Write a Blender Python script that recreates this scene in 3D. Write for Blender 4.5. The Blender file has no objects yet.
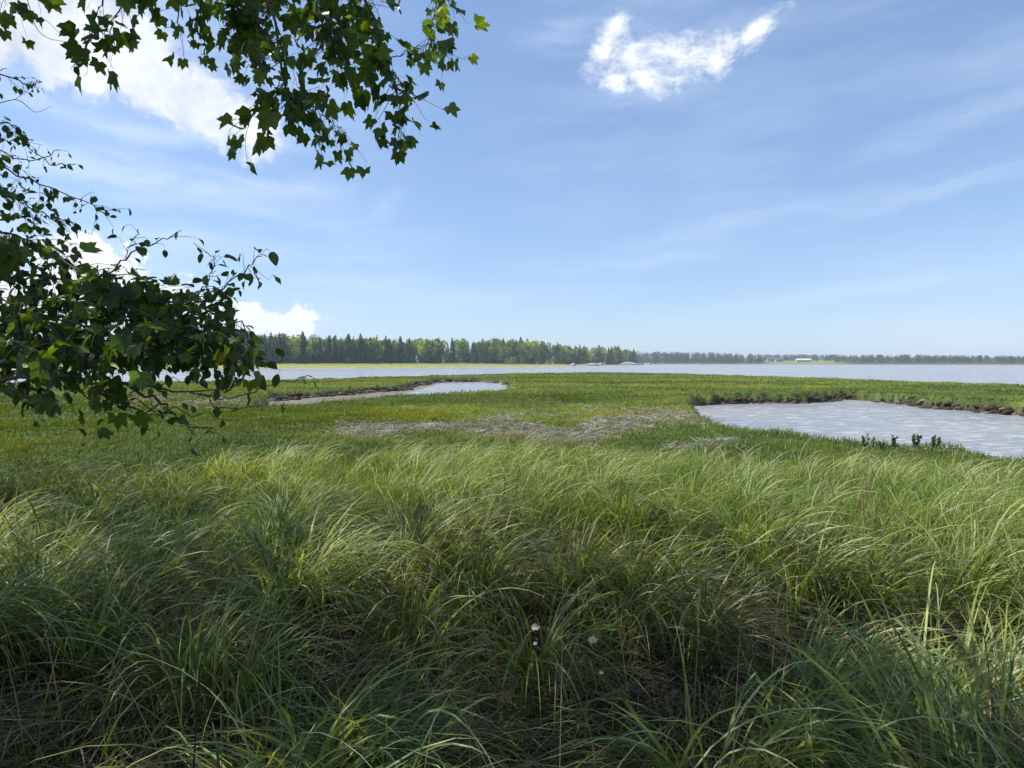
import bpy, math, random
import numpy as np
from math import radians as R
rng = np.random.default_rng(7)
random.seed(7)
S = bpy.context.scene
COL = S.collection

# ------------------------------------------------------------------ camera
FPX, YH, CZ = 610.0, 362.5, 1.95
PITCH = math.atan((384 - YH) / FPX)
cam = bpy.data.cameras.new('camera'); cam_o = bpy.data.objects.new('camera', cam); COL.objects.link(cam_o)
cam.sensor_width = 36; cam.lens = 36 * FPX / 1024; cam.clip_start = 0.05; cam.clip_end = 20000
cam_o.location = (0, 0, CZ); cam_o.rotation_euler = (math.pi / 2 - PITCH, 0, 0)
S.camera = cam_o
S.render.resolution_x, S.render.resolution_y = 1024, 768

# ------------------------------------------------------------------ light
SUN_AZ, SUN_EL = R(-82), R(56)        # azimuth clockwise from +Y
sd = bpy.data.lights.new('sun', 'SUN'); so = bpy.data.objects.new('sun', sd); COL.objects.link(so)
sd.energy = 4.6; sd.angle = R(0.5); sd.color = (1, .955, .88)
so.rotation_euler = (math.pi / 2 - SUN_EL, 0, math.pi - SUN_AZ)
S.view_settings.view_transform = 'Standard'; S.view_settings.look = 'None'
S.view_settings.exposure = 0.68; S.view_settings.gamma = 1
S.cycles.max_bounces = 7; S.cycles.diffuse_bounces = 3; S.cycles.glossy_bounces = 2
S.cycles.transmission_bounces = 4; S.cycles.transparent_max_bounces = 6; S.cycles.volume_bounces = 0
S.cycles.caustics_reflective = False; S.cycles.caustics_refractive = False
S.cycles.use_denoising = True
S.cycles.sample_clamp_indirect = 4

class NT:
    """small node helper"""
    def __init__(s, tree): s.t = tree; s.n = tree.nodes; s.l = tree.links
    def add(s, typ, **kw):
        n = s.n.new(typ)
        for k, v in kw.items(): setattr(n, k, v)
        return n
    def put(s, sock, v):
        if isinstance(v, bpy.types.NodeSocket): s.l.new(v, sock)
        elif v is not None: sock.default_value = v
    def math(s, op, a, b=None, c=None, clamp=False):
        n = s.add('ShaderNodeMath', operation=op, use_clamp=clamp)
        s.put(n.inputs[0], a); s.put(n.inputs[1], b)
        if c is not None: s.put(n.inputs[2], c)
        return n.outputs[0]
    def mix(s, f, a, b, blend='MIX'):
        n = s.add('ShaderNodeMix', data_type='RGBA', blend_type=blend)
        s.put(n.inputs[0], f); s.put(n.inputs[6], a); s.put(n.inputs[7], b)
        return n.outputs[2]
    def noise(s, vec, scale, detail=4, rough=.55, dist=0, out=0):
        n = s.add('ShaderNodeTexNoise')
        if vec is not None: s.l.new(vec, n.inputs['Vector'])
        n.inputs['Scale'].default_value = scale; n.inputs['Detail'].default_value = detail
        n.inputs['Roughness'].default_value = rough; n.inputs['Distortion'].default_value = dist
        return n.outputs[out]
    def ramp(s, f, lo, hi):
        n = s.add('ShaderNodeMapRange', interpolation_type='SMOOTHSTEP')
        s.put(n.inputs[0], f); n.inputs[1].default_value = lo; n.inputs[2].default_value = hi
        return n.outputs[0]
    def comb(s, x, y, z=0.0):
        n = s.add('ShaderNodeCombineXYZ')
        s.put(n.inputs[0], x); s.put(n.inputs[1], y); s.put(n.inputs[2], z)
        return n.outputs[0]

cp, sp = math.cos(PITCH), math.sin(PITCH)
def ray(px, py):
    """world direction through a photo position"""
    u, v = (px - 512) / FPX, (384 - py) / FPX
    return np.array([u, cp + v * sp, -sp + v * cp])
def at_depth(px, py, D):
    d = ray(px, py); return np.array([0, 0, CZ]) + d * (D / d[1])
def on_plane(px, py, z):
    d = ray(px, py); return (np.array([0, 0, CZ]) + d * ((z - CZ) / d[2]))[:2]
def project(P):
    q = P - np.array([0, 0, CZ])
    y = q[..., 1] * cp - q[..., 2] * sp; v = q[..., 1] * sp + q[..., 2] * cp
    y = np.where(y < .05, .05, y)
    return 512 + FPX * q[..., 0] / y, 384 - FPX * v / y

world = bpy.data.worlds.new('World'); S.world = world; world.use_nodes = True
w = NT(world.node_tree); w.n.clear()
sky = w.add('ShaderNodeTexSky', sky_type='NISHITA', sun_disc=False)
sky.sun_elevation = SUN_EL; sky.sun_rotation = SUN_AZ % (2 * math.pi)
sky.altitude = 0; sky.air_density = 1.0; sky.dust_density = 0.35; sky.ozone_density = 2.5
tc = w.add('ShaderNodeTexCoord'); sx = w.add('ShaderNodeSeparateXYZ'); w.l.new(tc.outputs['Generated'], sx.inputs[0])
az = w.math('ARCTAN2', sx.outputs[0], sx.outputs[1]); el = w.math('ARCSINE', sx.outputs[2])
ae = w.comb(az, el)
def cloud_lobes(lobes, wn, soft=1.0):
    """union of soft tilted ellipses in azimuth / elevation"""
    tot = None
    for px, py, rx, ry, ang in lobes:
        d = ray(px, py); d = d / np.linalg.norm(d)
        a0, e0 = math.atan2(d[0], d[1]), math.asin(d[2])
        k = 1 / FPX * math.cos(a0) ** 1.4
        ca, sa = math.cos(R(ang)), math.sin(R(ang))
        da, de = w.math('SUBTRACT', WX, a0), w.math('SUBTRACT', WY, e0)
        u = w.math('DIVIDE', w.math('ADD', w.math('MULTIPLY', da, ca), w.math('MULTIPLY', de, sa)), rx * k)
        v = w.math('DIVIDE', w.math('SUBTRACT', w.math('MULTIPLY', de, ca), w.math('MULTIPLY', da, sa)), ry * k)
        r2 = w.math('ADD', w.math('MULTIPLY', u, u), w.math('MULTIPLY', v, v))
        m = w.math('SUBTRACT', 1.0, w.math('SQRT', r2))
        tot = m if tot is None else w.math('SMOOTH_MAX', tot, m, 0.25)
    return tot
warp = w.add('ShaderNodeVectorMath', operation='MULTIPLY_ADD')
w.l.new(w.noise(ae, 9, 3, .6, out=1), warp.inputs[0]); warp.inputs[1].default_value = (.04, .04, 0); w.l.new(w.comb(w.math('SUBTRACT', az, .02), w.math('SUBTRACT', el, .02)), warp.inputs[2])
wv = warp.outputs[0]
ws = w.add('ShaderNodeSeparateXYZ'); w.l.new(wv, ws.inputs[0]); WX, WY = ws.outputs[0], ws.outputs[1]
n_fine = w.noise(wv, 30, 8, .66); n_big = w.noise(wv, 11, 5, .6)
st = w.add('ShaderNodeMapping'); w.l.new(wv, st.inputs[0]); st.inputs['Rotation'].default_value = (0, 0, R(40)); st.inputs['Scale'].default_value = (1.0, 2.6, 1)
n_str = w.noise(st.outputs[0], 18, 7, .68)
# small torn cloud, upper middle
c1 = cloud_lobes([(606, 46, 32, 13, 52), (632, 62, 42, 19, 8), (656, 50, 40, 17, 4), (684, 58, 54, 16, 6), (718, 50, 44, 15, 14), (752, 36, 32, 13, 28), (616, 76, 15, 24, 60), (642, 78, 12, 20, 60)], wv)
d1 = w.ramp(w.math('ADD', w.math('MULTIPLY', c1, 1.0), w.math('MULTIPLY', w.math('SUBTRACT', w.math('ADD', w.math('MULTIPLY', n_str, .5), w.math('MULTIPLY', n_fine, .5)), .5), 4.4)), -.3, 1.15)
# large soft cloud, upper left
c2 = cloud_lobes([(40, 40, 120, 42, -8), (140, 60, 120, 48, -22), (205, 105, 80, 36, -12), (20, 5, 90, 30, 0), (-100, 10, 160, 60, -10)], wv)
d2 = w.math('MULTIPLY', w.ramp(w.math('ADD', c2, w.math('MULTIPLY', w.math('SUBTRACT', w.math('MULTIPLY_ADD', n_fine, .35, w.math('MULTIPLY', n_big, .65)), .5), 3.0)), -.05, .5), .95)
# cumulus low on the left
c3 = cloud_lobes([(250, 320, 40, 22, 0), (290, 322, 30, 16, 0), (300, 312, 16, 12, 0), (185, 312, 62, 34, -15), (90, 270, 60, 42, -10), (85, 240, 26, 18, 0), (20, 300, 70, 40, 0), (-120, 300, 120, 60, 0)], wv)
d3 = w.ramp(w.math('ADD', c3, w.math('MULTIPLY', w.math('SUBTRACT', n_fine, .5), 2.6)), .0, .3)
# thin high veils
st2 = w.add('ShaderNodeMapping'); w.l.new(wv, st2.inputs[0]); st2.inputs['Rotation'].default_value = (0, 0, R(-14)); st2.inputs['Scale'].default_value = (1, 5.5, 1)
veil = w.math('MULTIPLY', w.ramp(w.noise(st2.outputs[0], 2.6, 6, .55), .36, .72), w.ramp(w.noise(ae, 1.4, 3, .5), .35, .7))
veil = w.math('MULTIPLY', veil, .62)
c4 = cloud_lobes([(720, 228, 230, 16, 9), (930, 190, 160, 14, 10), (860, 290, 260, 16, 7), (640, 262, 150, 12, 6), (380, 208, 46, 14, 35), (150, 195, 150, 16, -4), (980, 110, 150, 20, 14), (470, 300, 160, 12, 4)], wv)
st3 = w.add('ShaderNodeMapping'); w.l.new(wv, st3.inputs[0]); st3.inputs['Rotation'].default_value = (0, 0, R(-9)); st3.inputs['Scale'].default_value = (1, 7, 1)
d4 = w.math('MULTIPLY', w.ramp(w.math('ADD', c4, w.math('MULTIPLY', w.math('SUBTRACT', w.noise(st3.outputs[0], 5, 7, .62), .5), 2.4)), -.3, 1.6), .25)
veil = w.math('MAXIMUM', veil, d4)
# a faint vapour trail, upper right
p0, p1 = ray(880, 203), ray(1024, 160)
p0 /= np.linalg.norm(p0); p1 /= np.linalg.norm(p1); nn = np.cross(p0, p1); nn /= np.linalg.norm(nn)
dt = w.add('ShaderNodeVectorMath', operation='DOT_PRODUCT'); w.l.new(tc.outputs['Generated'], dt.inputs[0]); dt.inputs[1].default_value = nn
trail = w.math('MULTIPLY', w.math('SUBTRACT', 1.0, w.ramp(w.math('ABSOLUTE', dt.outputs['Value']), 0, .0028)), .07)
trail = w.math('MULTIPLY', trail, w.ramp(az, math.atan2(p0[0], p0[1]) - .06, math.atan2(p0[0], p0[1]) + .12))
skyc = w.mix(1.0, sky.outputs[0], (.93, .98, 1.05, 1), 'MULTIPLY')
gm = w.add('ShaderNodeGamma'); w.l.new(skyc, gm.inputs[0]); gm.inputs[1].default_value = .66
skyc = w.mix(1.0, gm.outputs[0], (1.52, 1.72, 2.02, 1), 'MULTIPLY')
CW = (7.3, 7.6, 7.9, 1)
shade = w.mix(w.ramp(n_big, .35, .65), (5.3, 5.7, 6.4, 1), CW)
c = w.mix(veil, skyc, (6.4, 7.2, 8.4, 1)); c = w.mix(trail, c, CW)
c = w.mix(d2, c, shade); c = w.mix(d3, c, CW); c = w.mix(d1, c, w.mix(w.ramp(n_str, .38, .6), (6.0, 6.4, 7.1, 1), (7.6, 7.85, 8.1, 1)))
bg = w.add('ShaderNodeBackground'); w.l.new(c, bg.inputs[0]); bg.inputs[1].default_value = .09
wo = w.add('ShaderNodeOutputWorld'); w.l.new(bg.outputs[0], wo.inputs[0])

# ------------------------------------------------------------------ helpers
def tag(o, label, cat=None, group=None, kind=None):
    o['label'] = label
    if cat: o['category'] = cat
    if group: o['group'] = group
    if kind: o['kind'] = kind
    return o
def link(name, me, mat=None, parent=None, loc=None):
    o = bpy.data.objects.new(name, me); COL.objects.link(o)
    if mat is not None and me is not None: me.materials.clear(); me.materials.append(mat)
    if parent is not None: o.parent = parent
    if loc is not None: o.location = loc
    return o
def mesh(name, V, F, cols=None, smooth=False):
    """V (n,3); F (m,k) of one size, or a list of such arrays"""
    if not isinstance(F, list): F = [F]
    F = [f for f in F if len(f)]
    me = bpy.data.meshes.new(name)
    V = np.ascontiguousarray(V, np.float32)
    idx = np.concatenate([f.ravel() for f in F]).astype(np.int32)
    cnt = np.concatenate([np.full(len(f), f.shape[1], np.int32) for f in F])
    me.vertices.add(len(V)); me.vertices.foreach_set('co', V.ravel())
    me.loops.add(len(idx)); me.loops.foreach_set('vertex_index', idx)
    me.polygons.add(len(cnt)); me.polygons.foreach_set('loop_start', np.concatenate([[0], np.cumsum(cnt)[:-1]]).astype(np.int32))
    if smooth: me.polygons.foreach_set('use_smooth', np.ones(len(cnt), bool))
    else: me.polygons.foreach_set('use_smooth', np.zeros(len(cnt), bool))
    me.update(calc_edges=True)
    if cols is not None:
        a = me.color_attributes.new('tint', 'FLOAT_COLOR', 'POINT')
        c4 = np.ones((len(V), 4), np.float32); c4[:, :3] = cols
        a.data.foreach_set('color', c4.ravel())
    return me
def _h(ix, iy, seed):
    n = (ix * 374761393 + iy * 668265263 + seed * 1442695041) & 0xffffffff
    n = ((n ^ (n >> 13)) * 1274126177) & 0xffffffff
    return ((n ^ (n >> 16)) & 0xffff) / 65535.0
def vn(x, y, seed=0):
    x = np.asarray(x, float); y = np.asarray(y, float)
    ix = np.floor(x).astype(np.int64); iy = np.floor(y).astype(np.int64)
    fx, fy = x - ix, y - iy; fx = fx * fx * (3 - 2 * fx); fy = fy * fy * (3 - 2 * fy)
    a, b = _h(ix, iy, seed), _h(ix + 1, iy, seed); c_, d = _h(ix, iy + 1, seed), _h(ix + 1, iy + 1, seed)
    return (a * (1 - fx) + b * fx) * (1 - fy) + (c_ * (1 - fx) + d * fx) * fy
def fbm(x, y, seed=0, o=4):
    t, a, s_ = 0, .5, 0
    for k in range(o):
        t = t + a * vn(x, y, seed + k * 17); s_ += a; a *= .5; x = x * 2.03; y = y * 2.03
    return t / s_
def ss(x, a, b):
    t = np.clip((x - a) / (b - a), 0, 1); return t * t * (3 - 2 * t)
def sdf(x, y, poly):
    """signed distance, positive inside"""
    P = np.array(poly, float); d = np.full(x.shape, 1e18); ins = np.zeros(x.shape, bool)
    for i in range(len(P)):
        a, b = P[i], P[(i + 1) % len(P)]; e = b - a
        t = np.clip(((x - a[0]) * e[0] + (y - a[1]) * e[1]) / max(1e-12, e @ e), 0, 1)
        d = np.minimum(d, (x - a[0] - t * e[0]) ** 2 + (y - a[1] - t * e[1]) ** 2)
        if a[1] != b[1]:
            ins ^= ((a[1] > y) != (b[1] > y)) & (x < (b[0] - a[0]) * (y - a[1]) / (b[1] - a[1]) + a[0])
    return np.where(ins, 1, -1) * np.sqrt(d)

# ------------------------------------------------------------------ terrain shape
WZ = -0.55
def line(pts, z): return [tuple(on_plane(px, py, z)) for px, py in pts]
POOL_R = line([(690, 404.5), (740, 403.5), (800, 403.5), (832, 402), (845, 400), (885, 403.5), (940, 409), (990, 413), (1024, 417), (1180, 432)], WZ) + \
         line([(1180, 468), (1024, 452), (995, 447), (960, 441), (905, 438), (860, 435), (800, 429), (755, 427), (725, 421), (700, 411)], .2)
POOL_L = line([(510, 383.5), (480, 382), (440, 382.3), (415, 386), (405, 390), (350, 395), (300, 400), (262, 403)], WZ) + \
         line([(250, 403.4), (275, 401.6), (310, 399), (350, 395.8), (395, 392.2), (430, 390.3), (475, 388.5), (500, 387), (512, 384.6)], .2)
BAY = line([(-500, 392), (-200, 386), (0, 382), (150, 380), (270, 379), (400, 375.5), (520, 372.5), (600, 371.5), (700, 373.5), (800, 376.5), (900, 379.5), (1024, 383.5), (1200, 388), (1500, 396)], .15) + [(9000, 100), (9000, 9000), (-9000, 9000), (-9000, 60)]
PEN = line([(-400, 374), (-200, 372), (0, 370.5), (120, 369.8), (250, 369.2), (400, 368.3), (520, 367.3), (570, 366.6), (620, 365.6), (652, 365.0)], WZ) + \
      [(150, 640), (60, 760), (-500, 900), (-1500, 700)]
FAR = line([(560, 364.1), (660, 364.35), (780, 364.6), (900, 364.9), (1024, 365.2), (1250, 365.5)], WZ) + [(6000, 1400), (6000, 9000), (-6000, 9000), (-6000, 1500), (-100, 1150)]

def terrain(x, y):
    """height and surface masks"""
    d = np.hypot(x, y)
    wob = (fbm(x * .9, y * .9, 3, 3) - .5) * 1.3 + (fbm(x * .22, y * .22, 5, 2) - .5) * 1.6
    wob = wob * np.clip(d / 30, .35, 1.6) + (fbm(x * 2.6, y * 2.6, 8, 2) - .5) * .8
    pr, pl = sdf(x, y, POOL_R) + wob * .75, sdf(x, y, POOL_L) + wob * .7
    bay, pen, far = sdf(x, y, BAY) + wob * 1.2, sdf(x, y, PEN) + wob * 3, sdf(x, y, FAR) + wob * 4
    m = .30 * (1 - ss(d, 4, 13)) + (fbm(x * .35, y * .35, 11, 4) - .5) * .22 * np.clip(d / 12, 0, 1) + (fbm(x * 1.7, y * 1.7, 12, 3) - .5) * .12
    m = m + .07 * ss(-np.abs(pr + .8), -1.0, 0) * (d > 8)
    bedL = -.62 + .16 * ss(-x, 4, 14)                       # the left creek runs dry to the left
    z = m + (bedL - m) * ss(pl, -.6, .3)
    z = z + (-1.0 - z) * ss(pr, -.6, .3)
    bz = np.maximum(1 - np.abs(pr) / .7, 1 - np.abs(pl) / .7); z = z + np.clip(bz, 0, 1) * (fbm(x * 2.2, y * 2.2, 14, 3) - .45) * .55 * (d > 8)
    zb = -1.4 + 0 * x
    hp = np.interp(pen, [-30, -3, 0, 14, 60, 120, 400], [-1.4, -.8, -.5, -.15, 1.5, 2.4, 6])
    hf = np.interp(far, [-30, -5, 0, 12, 40, 160, 900, 4000], [-1.4, -.8, -.5, .4, 2.0, 4, 14, 30])
    zb = np.maximum(zb, np.maximum(hp, hf))
    z = z + (zb - z) * ss(bay, -.6, 1.2)
    return z, dict(pr=pr, pl=pl, bay=bay, pen=pen, far=far, m=m, d=d)

def wrack_mask(x, y):
    """where the dead straw lies"""
    P = np.stack([x, y, np.zeros_like(x)], -1); px, py = project(P)
    def blob(cx, cy, rx, ry): return np.clip(1 - np.sqrt(((px - cx) / rx) ** 2 + ((py - cy) / ry) ** 2), 0, 1)
    b = np.maximum.reduce([blob(545, 434, 150, 26) * 1.25, blob(600, 416, 130, 10), blob(790, 434, 110, 12) * 1.1,
                           blob(190, 403, 90, 8), blob(640, 440, 120, 16), blob(560, 446, 150, 14), blob(400, 430, 80, 9), blob(960, 452, 70, 8) * .6, blob(690, 430, 60, 10)])
    n = fbm(x * .55, y * .55, 31, 4)
    return np.where(y > 4, np.clip(b * 2.2, 0, 1) * ss(n + .5 * (fbm(x * 2.2, y * 2.2, 33, 2) - .5), .42, .66), 0)

# ------------------------------------------------------------------ materials
def new_mat(name):
    m = bpy.data.materials.new(name); m.use_nodes = True
    t = NT(m.node_tree); t.n.clear(); t.out = t.add('ShaderNodeOutputMaterial')
    return m, t
def leafy(name, rough=.5, spec=.3, trans=.35, tsat=(1.25, 1.15, .5), vary=.0, base=None):
    """tinted two sided foliage: diffuse + light through the blade + sheen"""
    m, t = new_mat(name)
    if base is None:
        a = t.add('ShaderNodeAttribute', attribute_name='tint'); colr = a.outputs['Color']
    else:
        rgb = t.add('ShaderNodeRGB'); rgb.outputs[0].default_value = (*base, 1); colr = rgb.outputs[0]
    if vary:
        oi = t.add('ShaderNodeObjectInfo'); hs = t.add('ShaderNodeHueSaturation')
        t.put(hs.inputs['Value'], t.math('MULTIPLY_ADD', oi.outputs['Random'], vary, 1 - vary / 2))
        t.put(hs.inputs['Hue'], t.math('MULTIPLY_ADD', t.math('FRACT', t.math('MULTIPLY', oi.outputs['Random'], 7.3)), .03, .485)); t.put(hs.inputs['Color'], colr); colr = hs.outputs[0]
    p = t.add('ShaderNodeBsdfPrincipled'); t.put(p.inputs['Base Color'], colr)
    p.inputs['Roughness'].default_value = rough; p.inputs['Specular IOR Level'].default_value = spec
    tr = t.add('ShaderNodeBsdfTranslucent'); t.put(tr.inputs[0], t.mix(1, colr, (*tsat, 1), 'MULTIPLY'))
    mx = t.add('ShaderNodeMixShader'); mx.inputs[0].default_value = trans
    t.l.new(p.outputs[0], mx.inputs[1]); t.l.new(tr.outputs[0], mx.inputs[2]); t.l.new(mx.outputs[0], t.out.inputs[0])
    return m
def solid(name, colr, rough=.8, nscale=None, ncol=None, bump=0, spec=.3):
    m, t = new_mat(name); p = t.add('ShaderNodeBsdfPrincipled'); p.inputs['Roughness'].default_value = rough
    p.inputs['Specular IOR Level'].default_value = spec
    c_ = (*colr, 1)
    if nscale:
        g = t.add('ShaderNodeTexCoord'); n = t.noise(g.outputs['Object'], nscale, 5, .6)
        c_ = t.mix(t.ramp(n, .35, .65), (*colr, 1), (*(ncol or tuple(k * .5 for k in colr)), 1))
        if bump:
            b = t.add('ShaderNodeBump'); b.inputs['Strength'].default_value = bump; t.l.new(n, b.inputs['Height']); t.l.new(b.outputs[0], p.inputs['Normal'])
    t.put(p.inputs['Base Color'], c_); t.l.new(p.outputs[0], t.out.inputs[0]); return m

M_GRASS = leafy('grass_blade', .46, .32, .40, (1.3, 1.2, .4))
M_TURF = leafy('short_turf', .65, .12, .35, (1.25, 1.1, .45))
M_STRAW = leafy('dry_straw', .6, .3, .25, (1.1, 1.0, .8))
M_LEAF = leafy('broad_leaf', .38, .45, .45, (1.9, 1.75, .35))
M_FAR = leafy('far_foliage', .7, .1, .3, (1.2, 1.1, .5), vary=.6)
M_WOOD = leafy('far_wood_foliage', .8, .1, .2, (1.2, 1.1, .5))
M_BARK = solid('dark_bark', (.055, .045, .037), .85, 30, (.11, .095, .08), .4)
M_BARKF = solid('grey_trunk', (.16, .14, .12), .9)

m_ground, t = new_mat('marsh_ground')
at = t.add('ShaderNodeAttribute', attribute_name='tint'); geo = t.add('ShaderNodeNewGeometry')
n1 = t.noise(geo.outputs['Position'], 1.3, 6, .65); n2 = t.noise(geo.outputs['Position'], 14, 5, .7)
c_ = t.mix(t.ramp(n1, .3, .7), t.mix(1, at.outputs[0], (.72, .74, .68, 1), 'MULTIPLY'), t.mix(1, at.outputs[0], (1.25, 1.2, 1.1, 1), 'MULTIPLY'))
c_ = t.mix(t.ramp(n2, .3, .75), t.mix(1, c_, (.7, .7, .7, 1), 'MULTIPLY'), t.mix(1, c_, (1.2, 1.2, 1.15, 1), 'MULTIPLY'))
p = t.add('ShaderNodeBsdfPrincipled'); t.l.new(c_, p.inputs['Base Color']); p.inputs['Roughness'].default_value = .85; p.inputs['Specular IOR Level'].default_value = .2
b = t.add('ShaderNodeBump'); b.inputs['Strength'].default_value = .7; b.inputs['Distance'].default_value = .08; t.l.new(n2, b.inputs['Height']); t.l.new(b.outputs[0], p.inputs['Normal'])
t.l.new(p.outputs[0], t.out.inputs[0])

m_water, t = new_mat('rippled_water')
geo = t.add('ShaderNodeNewGeometry')
mp = t.add('ShaderNodeMapping'); t.l.new(geo.outputs['Position'], mp.inputs[0]); mp.inputs['Rotation'].default_value = (0, 0, R(12)); mp.inputs['Scale'].default_value = (.55, 1.3, 1)
r1 = t.noise(mp.outputs[0], 2.2, 5, .62, .6); r2 = t.noise(mp.outputs[0], 9, 3, .6); r3 = t.noise(mp.outputs[0], .09, 4, .55)
hgt = t.math('ADD', t.math('MULTIPLY', r1, 1.0), t.math('MULTIPLY', r2, .3))
b = t.add('ShaderNodeBump'); b.inputs['Strength'].default_value = .55; b.inputs['Distance'].default_value = .35; t.l.new(hgt, b.inputs['Height'])
p = t.add('ShaderNodeBsdfPrincipled'); t.l.new(b.outputs[0], p.inputs['Normal'])
wc = t.mix(t.ramp(r3, .4, .62), (.20, .22, .24, 1), (.25, .245, .235, 1))
wc = t.mix(t.ramp(r1, .50, .66), wc, (.44, .44, .44, 1))  # pale streaks put the sky glints on ripples into the base colour
t.l.new(wc, p.inputs['Base Color']); t.put(p.inputs['Roughness'], t.math('MULTIPLY_ADD', r3, .25, .12)); p.inputs['IOR'].default_value = 1.33
t.l.new(p.outputs[0], t.out.inputs[0])

# ------------------------------------------------------------------ ground sheet
angs = np.concatenate([np.linspace(-180, -60, 40, endpoint=False), np.linspace(-60, 60, 760), np.linspace(60, 180, 41)[1:-1]]) * math.pi / 180
dist = np.concatenate([np.geomspace(.4, 5, 60, endpoint=False), np.geomspace(5, 150, 620, endpoint=False), np.geomspace(150, 1400, 190, endpoint=False), np.geomspace(1400, 3700, 16)])
A, D = np.meshgrid(angs, dist, indexing='ij'); X, Y = np.sin(A) * D, np.cos(A) * D
Z, mk = terrain(X.ravel(), Y.ravel()); X, Y = X.ravel(), Y.ravel()
na, nd = len(angs), len(dist)
def marsh_colour(x, y):
    g1, g2 = fbm(x * .05, y * .16, 41, 4), fbm(x * .8, y * .8, 43, 3)
    a = np.array([.066, .108, .020]); b_ = np.array([.130, .178, .030]); c2_ = np.array([.050, .078, .018])
    k = ss(g1, .35, .62)[..., None]; q = ss(g2, .5, .75)[..., None]
    return (a * (1 - k) + b_ * k) * (1 - .45 * q) + c2_ * .45 * q
cg = marsh_colour(X, Y)
def blend(c0, c1, f): return c0 * (1 - f[:, None]) + np.array(c1) * f[:, None]
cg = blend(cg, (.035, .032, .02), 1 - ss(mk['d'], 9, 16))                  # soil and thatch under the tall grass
cg = blend(cg, (.26, .235, .19), wrack_mask(X, Y) * .5)
steep = np.maximum(np.maximum(ss(mk['pl'], -.55, -.05), ss(mk['pr'], -.5, -.05)), ss(mk['bay'], -1, 0))
cg = blend(cg, (.038, .031, .023), steep * ss(-(Z - .0), .0, .18)); cg = blend(cg, (.30, .27, .23), steep * ss(-Z, .0, .15) * .35 * ss(fbm(X * 2.2, Y * 2.2, 15, 3), .50, .66))  # dark mud on bank faces, darkened further to suggest a shaded undercut
pxg, pyg = project(np.stack([X, Y, Z], 1)); bare = np.clip(1 - np.abs((pxg - 190) / 90), 0, 1) * np.clip(1 - np.abs((pyg - 402) / 9), 0, 1) * (Y > 5)
cg = blend(cg, (.22, .20, .17), ss(bare, .05, .3) * ss(fbm(X * .8, Y * .8, 19, 3), .45, .55))
bed = ss(mk['pl'], .25, .6) * ss(mk['d'], 8, 12)
cg = blend(cg, (.17, .155, .135), bed * (Z > WZ - .12))
pen = mk['pen']; inb = ss(mk['bay'], 0, 1)
f = inb * (pen > -20)
cg = blend(cg, (.33, .27, .23), f * (pen < 9))
wig = (fbm(X * .03, Y * .03, 77, 3) - .5) * 20
cg = blend(cg, (.27, .27, .07), f * ss(pen + wig * .3, 8, 12)); cg = blend(cg, (.17, .22, .05), f * ss(pen + wig, 24, 34) * .8)
cg = blend(cg, (.03, .035, .02), f * ss(pen, 62, 66))
far = mk['far']; f = inb * (far > -20)
clr = ss(X / np.maximum(Y, 1), .40, .43) * (1 - ss(X / np.maximum(Y, 1), .53, .56))
cg = blend(cg, (.20, .17, .14), f * (far < 12)); cg = blend(cg, (.04, .055, .022), f * ss(far, 8, 12)); cg = blend(cg, (.17, .19, .06), f * ss(far, 8, 12) * clr)
I = np.arange(na)[:, None] * nd + np.arange(nd - 1)[None, :]; J = ((np.arange(na) + 1) % na)[:, None] * nd + np.arange(nd - 1)[None, :]
F = np.stack([I, I + 1, J + 1, J], -1).reshape(-1, 4)[:, ::-1]
V = np.stack([X, Y, Z], 1); V = np.vstack([V, [0, 0, .3]]); cg = np.vstack([cg, [.035, .032, .02]])
ca = np.arange(na); F3 = np.stack([np.full(na, len(V) - 1), ca * nd, ((ca + 1) % na) * nd], 1)[:, ::-1]
# one face loop orientation: upward
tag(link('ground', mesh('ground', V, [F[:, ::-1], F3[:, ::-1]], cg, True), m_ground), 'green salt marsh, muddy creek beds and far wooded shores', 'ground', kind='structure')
wm = mesh('water', np.array([[-3000, 8, WZ], [3000, 8, WZ], [2400, 2400, WZ], [-2400, 2400, WZ]], float), np.array([[0, 1, 2, 3]]))
tag(link('water', wm, m_water), 'pale rippled tidal water of the bay and marsh pools', 'water', kind='structure')

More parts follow.
